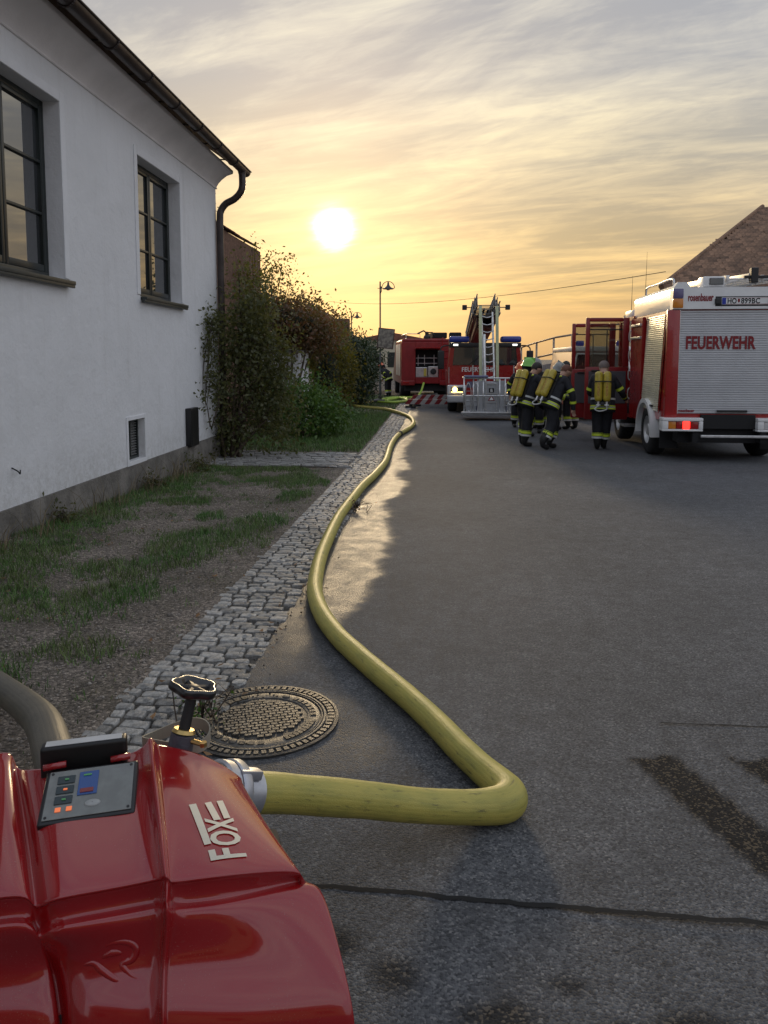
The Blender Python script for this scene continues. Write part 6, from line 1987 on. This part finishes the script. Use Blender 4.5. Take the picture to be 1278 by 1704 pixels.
def crg(A, per):
    n = len(A); o_ = []
    for i in range(n - 1):
        p0, p1, p2, p3 = A[max(i - 1, 0)], A[i], A[i + 1], A[min(i + 2, n - 1)]
        for k in range(per):
            t = k / per
            o_.append(.5 * (2 * p1 + (p2 - p0) * t + (2 * p0 - 5 * p1 + 4 * p2 - p3) * t * t + (3 * p1 - p0 - 3 * p2 + p3) * t ** 3))
    o_.append(A[-1])
    return np.array(o_)


S_ = crg(PG, 6); S_ = np.swapaxes(crg(np.swapaxes(S_, 0, 1), 6), 0, 1)
for _ in range(7):
    S_[1:-1, 1:-1] = .5 * S_[1:-1, 1:-1] + .125 * (S_[:-2, 1:-1] + S_[2:, 1:-1] + S_[1:-1, :-2] + S_[1:-1, 2:])
from mathutils.bvhtree import BVHTree
nr, ncl = S_.shape[:2]
vl = [Vector(p) for row in S_ for p in row]
fl = [(i * ncl + j, i * ncl + j + 1, (i + 1) * ncl + j + 1, (i + 1) * ncl + j) for i in range(nr - 1) for j in range(ncl - 1)]
bvh = BVHTree.FromPolygons(vl, fl)
mb = MB(); mb.add(vl, fl)
cover = pb_(mb, 'cover', PRED, smooth=True)
PU = Vector((math.cos(.35), math.sin(.35), 0)); PV = Vector((-math.sin(.35), math.cos(.35), 0)); PZ = Vector((0, 0, 1))
PF = Matrix((PU, PV, PZ)).transposed().to_4x4()


def drape(o, lift):
    """lay a flat part onto the cover"""
    me = o.data
    bm = bmesh.new(); bm.from_mesh(me)
    bmesh.ops.subdivide_edges(bm, edges=[e for e in bm.edges if e.calc_length() > .012], cuts=3, use_grid_fill=True)
    bmesh.ops.triangulate(bm, faces=bm.faces)
    for v in bm.verts:
        w_ = v.co + PO
        h_ = bvh.ray_cast(Vector((w_.x, w_.y, 2)), Vector((0, 0, -1)))
        if h_[0] is not None: v.co = h_[0] + h_[1].normalized() * (lift if h_[1].z > 0 else -lift) - PO
    bm.to_mesh(me); bm.free()


IVORY = mat('print_ivory', (.62, .58, .47), .5)
a0, ax_, ay_ = Vector((-.355, 1.324, .54)), Vector((-.407, 1.416, .552)), Vector((-.429, 1.306, .559))
Mt = frame(a0 - PO, ax_ - a0, ay_ - a0)
for ch, xo in (('F', 0.0), ('O', .034), ('X', .075)):
    o = text_mesh(ch, .098 if ch == 'F' else .082, Mt @ Matrix.Translation((xo, .004 if ch == 'F' else .004, 0)), 'lettering', IVORY, pump, .0022, 0.0, sx=.62)
    drape(o, .0022)
for qd in ([(-.503, 1.418), (-.491, 1.427), (-.429, 1.33), (-.44, 1.322)], [(-.476, 1.437), (-.466, 1.448), (-.432, 1.403), (-.443, 1.393)], [(-.457, 1.457), (-.447, 1.467), (-.417, 1.419), (-.427, 1.409)]):
    P = [[Vector(qd[0] + (.57,)).lerp(Vector(qd[1] + (.57,)), u).lerp(Vector(qd[3] + (.57,)).lerp(Vector(qd[2] + (.57,)), u), v) for u in (0, .5, 1)] for v in np.linspace(0, 1, 9)]
    mb = MB(); mb.grid(P); o = pb_(mb, 'printed_bar', IVORY); drape(o, .0022)
# embossed emblem on the front face: two hooked strokes pressed out of the cover
for pts in ([(-.628, 1.190, .418), (-.605, 1.191, .424), (-.585, 1.190, .412), (-.560, 1.184, .402), (-.552, 1.184, .402)],
            [(-.600, 1.194, .445), (-.575, 1.200, .457), (-.548, 1.202, .457), (-.530, 1.204, .444), (-.535, 1.199, .428), (-.552, 1.195, .420), (-.530, 1.189, .405), (-.512, 1.190, .403)],
            [(-.590, 1.193, .432), (-.570, 1.196, .440), (-.552, 1.197, .438)]):
    mb = MB()
    Pc = []
    for p in crom(pts, 5):
        loc_, n_, _, _ = bvh.find_nearest(p)
        Pc.append(loc_ - (0.0052 * (n_ if n_.dot(Vector((0, -1, .5))) > 0 else -n_)))
    mb.tube(Pc, [.004 + .0045 * math.sin(math.pi * (k + .5) / len(Pc)) for k in range(len(Pc))], 10)
    pb_(mb, 'emblem_stroke', PRED, smooth=True)
# control panel
TL, TR, BR_, BL = Vector((-.831, 1.441, .601)), Vector((-.656, 1.5, .601)), Vector((-.595, 1.384, .583)), Vector((-.756, 1.331, .585))
cp = empty('control_panel', (0, 0, 0), 0, pump)
Mp = frame((TL + TR + BR_ + BL) / 4 + Vector((0, 0, .0005)) - PO, TR - TL, TL - BL)
cp.matrix_local = Mp @ Matrix.Translation((0, 0, .010)) @ Matrix.Rotation(R(11), 4, 'X')
pw, ph = .168, .118
mb = MB(); mb.bbox((-pw / 2 - .008, -ph / 2 - .008, -.032), (pw / 2 + .008, ph / 2 + .008, .004), .006, 3); mb.build('bezel', mat('panel_bezel', (.012, .012, .013), .35), cp, smooth=True, angle=40)
SCR = mat('panel_face', (.17, .178, .165), .12, coat=.4, var=.12, vs=30)
mb = MB(); mb.bbox((-pw / 2, -ph / 2, .0042), (pw / 2, ph / 2, .0065), .0015, 2); mb.build('panel_face', SCR, cp)


def patch(x, y, w, h, m, name, z=.0067):
    mb = MB(); mb.bbox((x, y, z), (x + w, y + h, z + .0022), .001, 2); return mb.build(name, m, cp)


GK = mat('button_slate', (.025, .040, .045), .3); BK = mat('display_blue', (.02, .05, .16), .25, emit=(.02, .06, .2), es=.25); LG = mat('led_green', (.1, .35, .12), .3); LO = mat('lamp_orange', (.6, .16, .05), .3, emit=(1, .22, .08), es=.45); WK = mat('oval_grey', (.35, .36, .35), .4)
for k in range(3):
    patch(-.066, .024 - k * .025, .034, .019, GK, 'button')
    patch(-.052, .031 - k * .025, .008, .004, LG if k != 1 else LO, 'indicator_led', .0089)
patch(-.024, -.010, .038, .058, BK, 'display')
patch(-.016, .036, .016, .004, LG, 'display_line', .0089); patch(-.019, -.006, .026, .010, mat('display_red', (.22, .04, .04), .4), 'display_line', .0089)
for k in range(2): patch(-.062 + k * .021, -.044, .011, .010, LO, 'warning_lamp')
mb = MB(); mb.lathe([(.001, .0089), (.010, .0089), (.0115, .007), (.0115, .006)], 20, Matrix.Translation((.008, -.032, 0)) @ Matrix.Diagonal((1.35, .75, 1, 1)), cap=False); mb.build('oval_badge', WK, cp, smooth=True)
for sx_, sy_ in ((-1, -1), (1, -1), (-1, 1), (1, 1)):
    mb = MB(); mb.lathe([(.003, .0075), (.003, .0062)], 8, Matrix.Translation((sx_ * .078, sy_ * .053, 0))); mb.build('screw', BLACK, cp)
# red lip above the panel
for x0, x1 in ((-.10, -.055), (.035, .075)):
    mb = MB(); mb.tube([(x0, .072, .008), (x1, .074, .010)], .007, 10); mb.build('panel_lip', PRED, cp, smooth=True)
# black hood with pale top standing behind the panel
hd_ = empty('display_hood', (0, 0, 0), 0, pump)
hc = Vector((-.757, 1.487, .585))
hd_.matrix_local = frame(hc - PO, TR - TL, PV)
mb = MB(); mb.bbox((-.088, -.004, -.06), (.088, .030, .082), .008, 3); mb.build('hood_body', mat('hood_black', (.006, .006, .006), .45), hd_, smooth=True, angle=40)
mb = MB(); mb.bbox((-.078, .002, .0822), (.078, .024, .0840), .001, 2); mb.build('hood_top', mat('pale_gloss', (.55, .56, .56), .10, coat=.6), hd_)
# chassis
mb = MB(); mb.bbox((-.42, -.16, .05), (.33, .28, .40), .03, 2, Matrix.Translation(Vector((-.60, 1.36, -.06))) @ PF); pb_(mb, 'engine_block', CHASSIS, smooth=True, angle=35)
mb = MB()
Mw = Matrix.Translation(Vector((-.62, 1.36, -.05))) @ PF
for s_ in (-1, 1):
    xk = -.40 if s_ < 0 else .30
    mb = MB()
    mb.tube(crom([Mw @ Vector((xk, -.22, .02)), Mw @ Vector((xk, .0, .02)), Mw @ Vector((xk, .34, .02)), Mw @ Vector((xk, .40, .10)), Mw @ Vector((xk, .40, .3))], 5), .018, 10)
    pb_(mb, 'carrying_frame', ALU2, smooth=True)
# outlet flange
mb = MB(); Mo = Mc.copy(); Mo.translation = c0 + cd * .055
mb.lathe([(.05, 0), (.078, .002), (.080, .028), (.074, .034), (.05, .036), (.045, .14)], 28, Mo, cap=False); pb_(mb, 'outlet_flange', CPL, smooth=True, angle=35)
mb = MB(); mb.lathe([(.05, .037), (.070, .039), (.070, .06), (.05, .062)], 28, Mo, cap=False); pb_(mb, 'outlet_seal', BLACK, smooth=True, angle=35)
# valve with lobed hand wheel
sb, stp, wc_ = Vector((-.610, 1.640, .53)), Vector((-.594, 1.652, .612)), Vector((-.577, 1.681, .706))
vd = (wc_ - stp).normalized()
vv_ = empty('valve', (0, 0, 0), 0, pump)
def vb(mb, name, m, **kw):
    mb.v = [tuple(Vector(p) - PO) for p in mb.v]
    return mb.build(name, m, vv_, **kw)
mb = MB(); mb.tube([sb - vd * .10, sb, sb.lerp(stp, .5), stp], [.036, .034, .030, .028], 20); vb(mb, 'valve_body', mat('valve_grey', (.10, .10, .12), .5, metal=.3, bump=.3, bs=120), smooth=True, angle=40)
mb = MB(); mb.tube([stp, stp + vd * .008], [.029, .024], 20); vb(mb, 'brass_ring', mat('brass', (.55, .38, .14), .3, metal=.9), smooth=True, angle=40)
mb = MB(); mb.tube([stp, wc_], [.014, .0125], 14); vb(mb, 'stem', BLACK, smooth=True, angle=40)
wd = (vd + Vector((.10, -.10, .25))).normalized()
Mh = wd.to_track_quat('Z', 'Y').to_matrix().to_4x4(); Mh.translation = wc_
ringp = lambda r_, z_, n=60: [Mh @ Vector((r_ * (1 + .09 * math.cos(5 * a)) * math.cos(a), r_ * (1 + .09 * math.cos(5 * a)) * math.sin(a), z_)) for a in np.linspace(0, 2 * math.pi, n, endpoint=False)]
mb = MB()
prof = [(.034, -.004), (.050, -.009), (.055, -.004), (.056, .008), (.053, .013), (.048, .013), (.043, .007), (.034, -.001)]
P = [ringp(r_, z_) for r_, z_ in prof]
P = [p + [p[0]] for p in P]
mb.grid(P); hwheel = vb(mb, 'hand_wheel', mat('wheel_black', (.012, .012, .012), .28, coat=.5), smooth=True)
mb = MB()
for k in range(5):
    a = 2 * math.pi * k / 5
    mb.tube([Mh @ Vector((0, 0, -.002)), Mh @ Vector((.040 * math.cos(a), .040 * math.sin(a), -.001))], [.011, .008], 8)
mb.lathe([(.018, -.012), (.018, .004), (.010, .009), (.001, .009)], 16, Mh, cap=False); vb(mb, 'hub', BLACK, smooth=True, angle=40)
mb = MB(); mb.tube([stp + Vector((.02, -.01, -.015)), stp + Vector((.055, -.015, -.022))], .006, 8); mb.lathe([(.009, 0), (.009, .010)], 6, Matrix.Translation(stp + Vector((.052, -.015, -.025)))); vb(mb, 'brass_cock', MATS['brass'])
# looped pale strap round the valve
P = []
for dz_ in (0, .030):
    P.append([Vector((-.636, 1.72, .545 + dz_)) + PU * (.082 * math.cos(a)) + PV * (.055 * math.sin(a)) + Vector((0, 0, .010 * math.sin(2 * a))) for a in np.linspace(0, 2 * math.pi, 41)])
mb = MB(); mb.grid(P); so = vb(mb, 'strap_loop', mat('strap_beige', (.30, .27, .21), .6))
sm = so.modifiers.new('thick', 'SOLIDIFY'); sm.thickness = .003
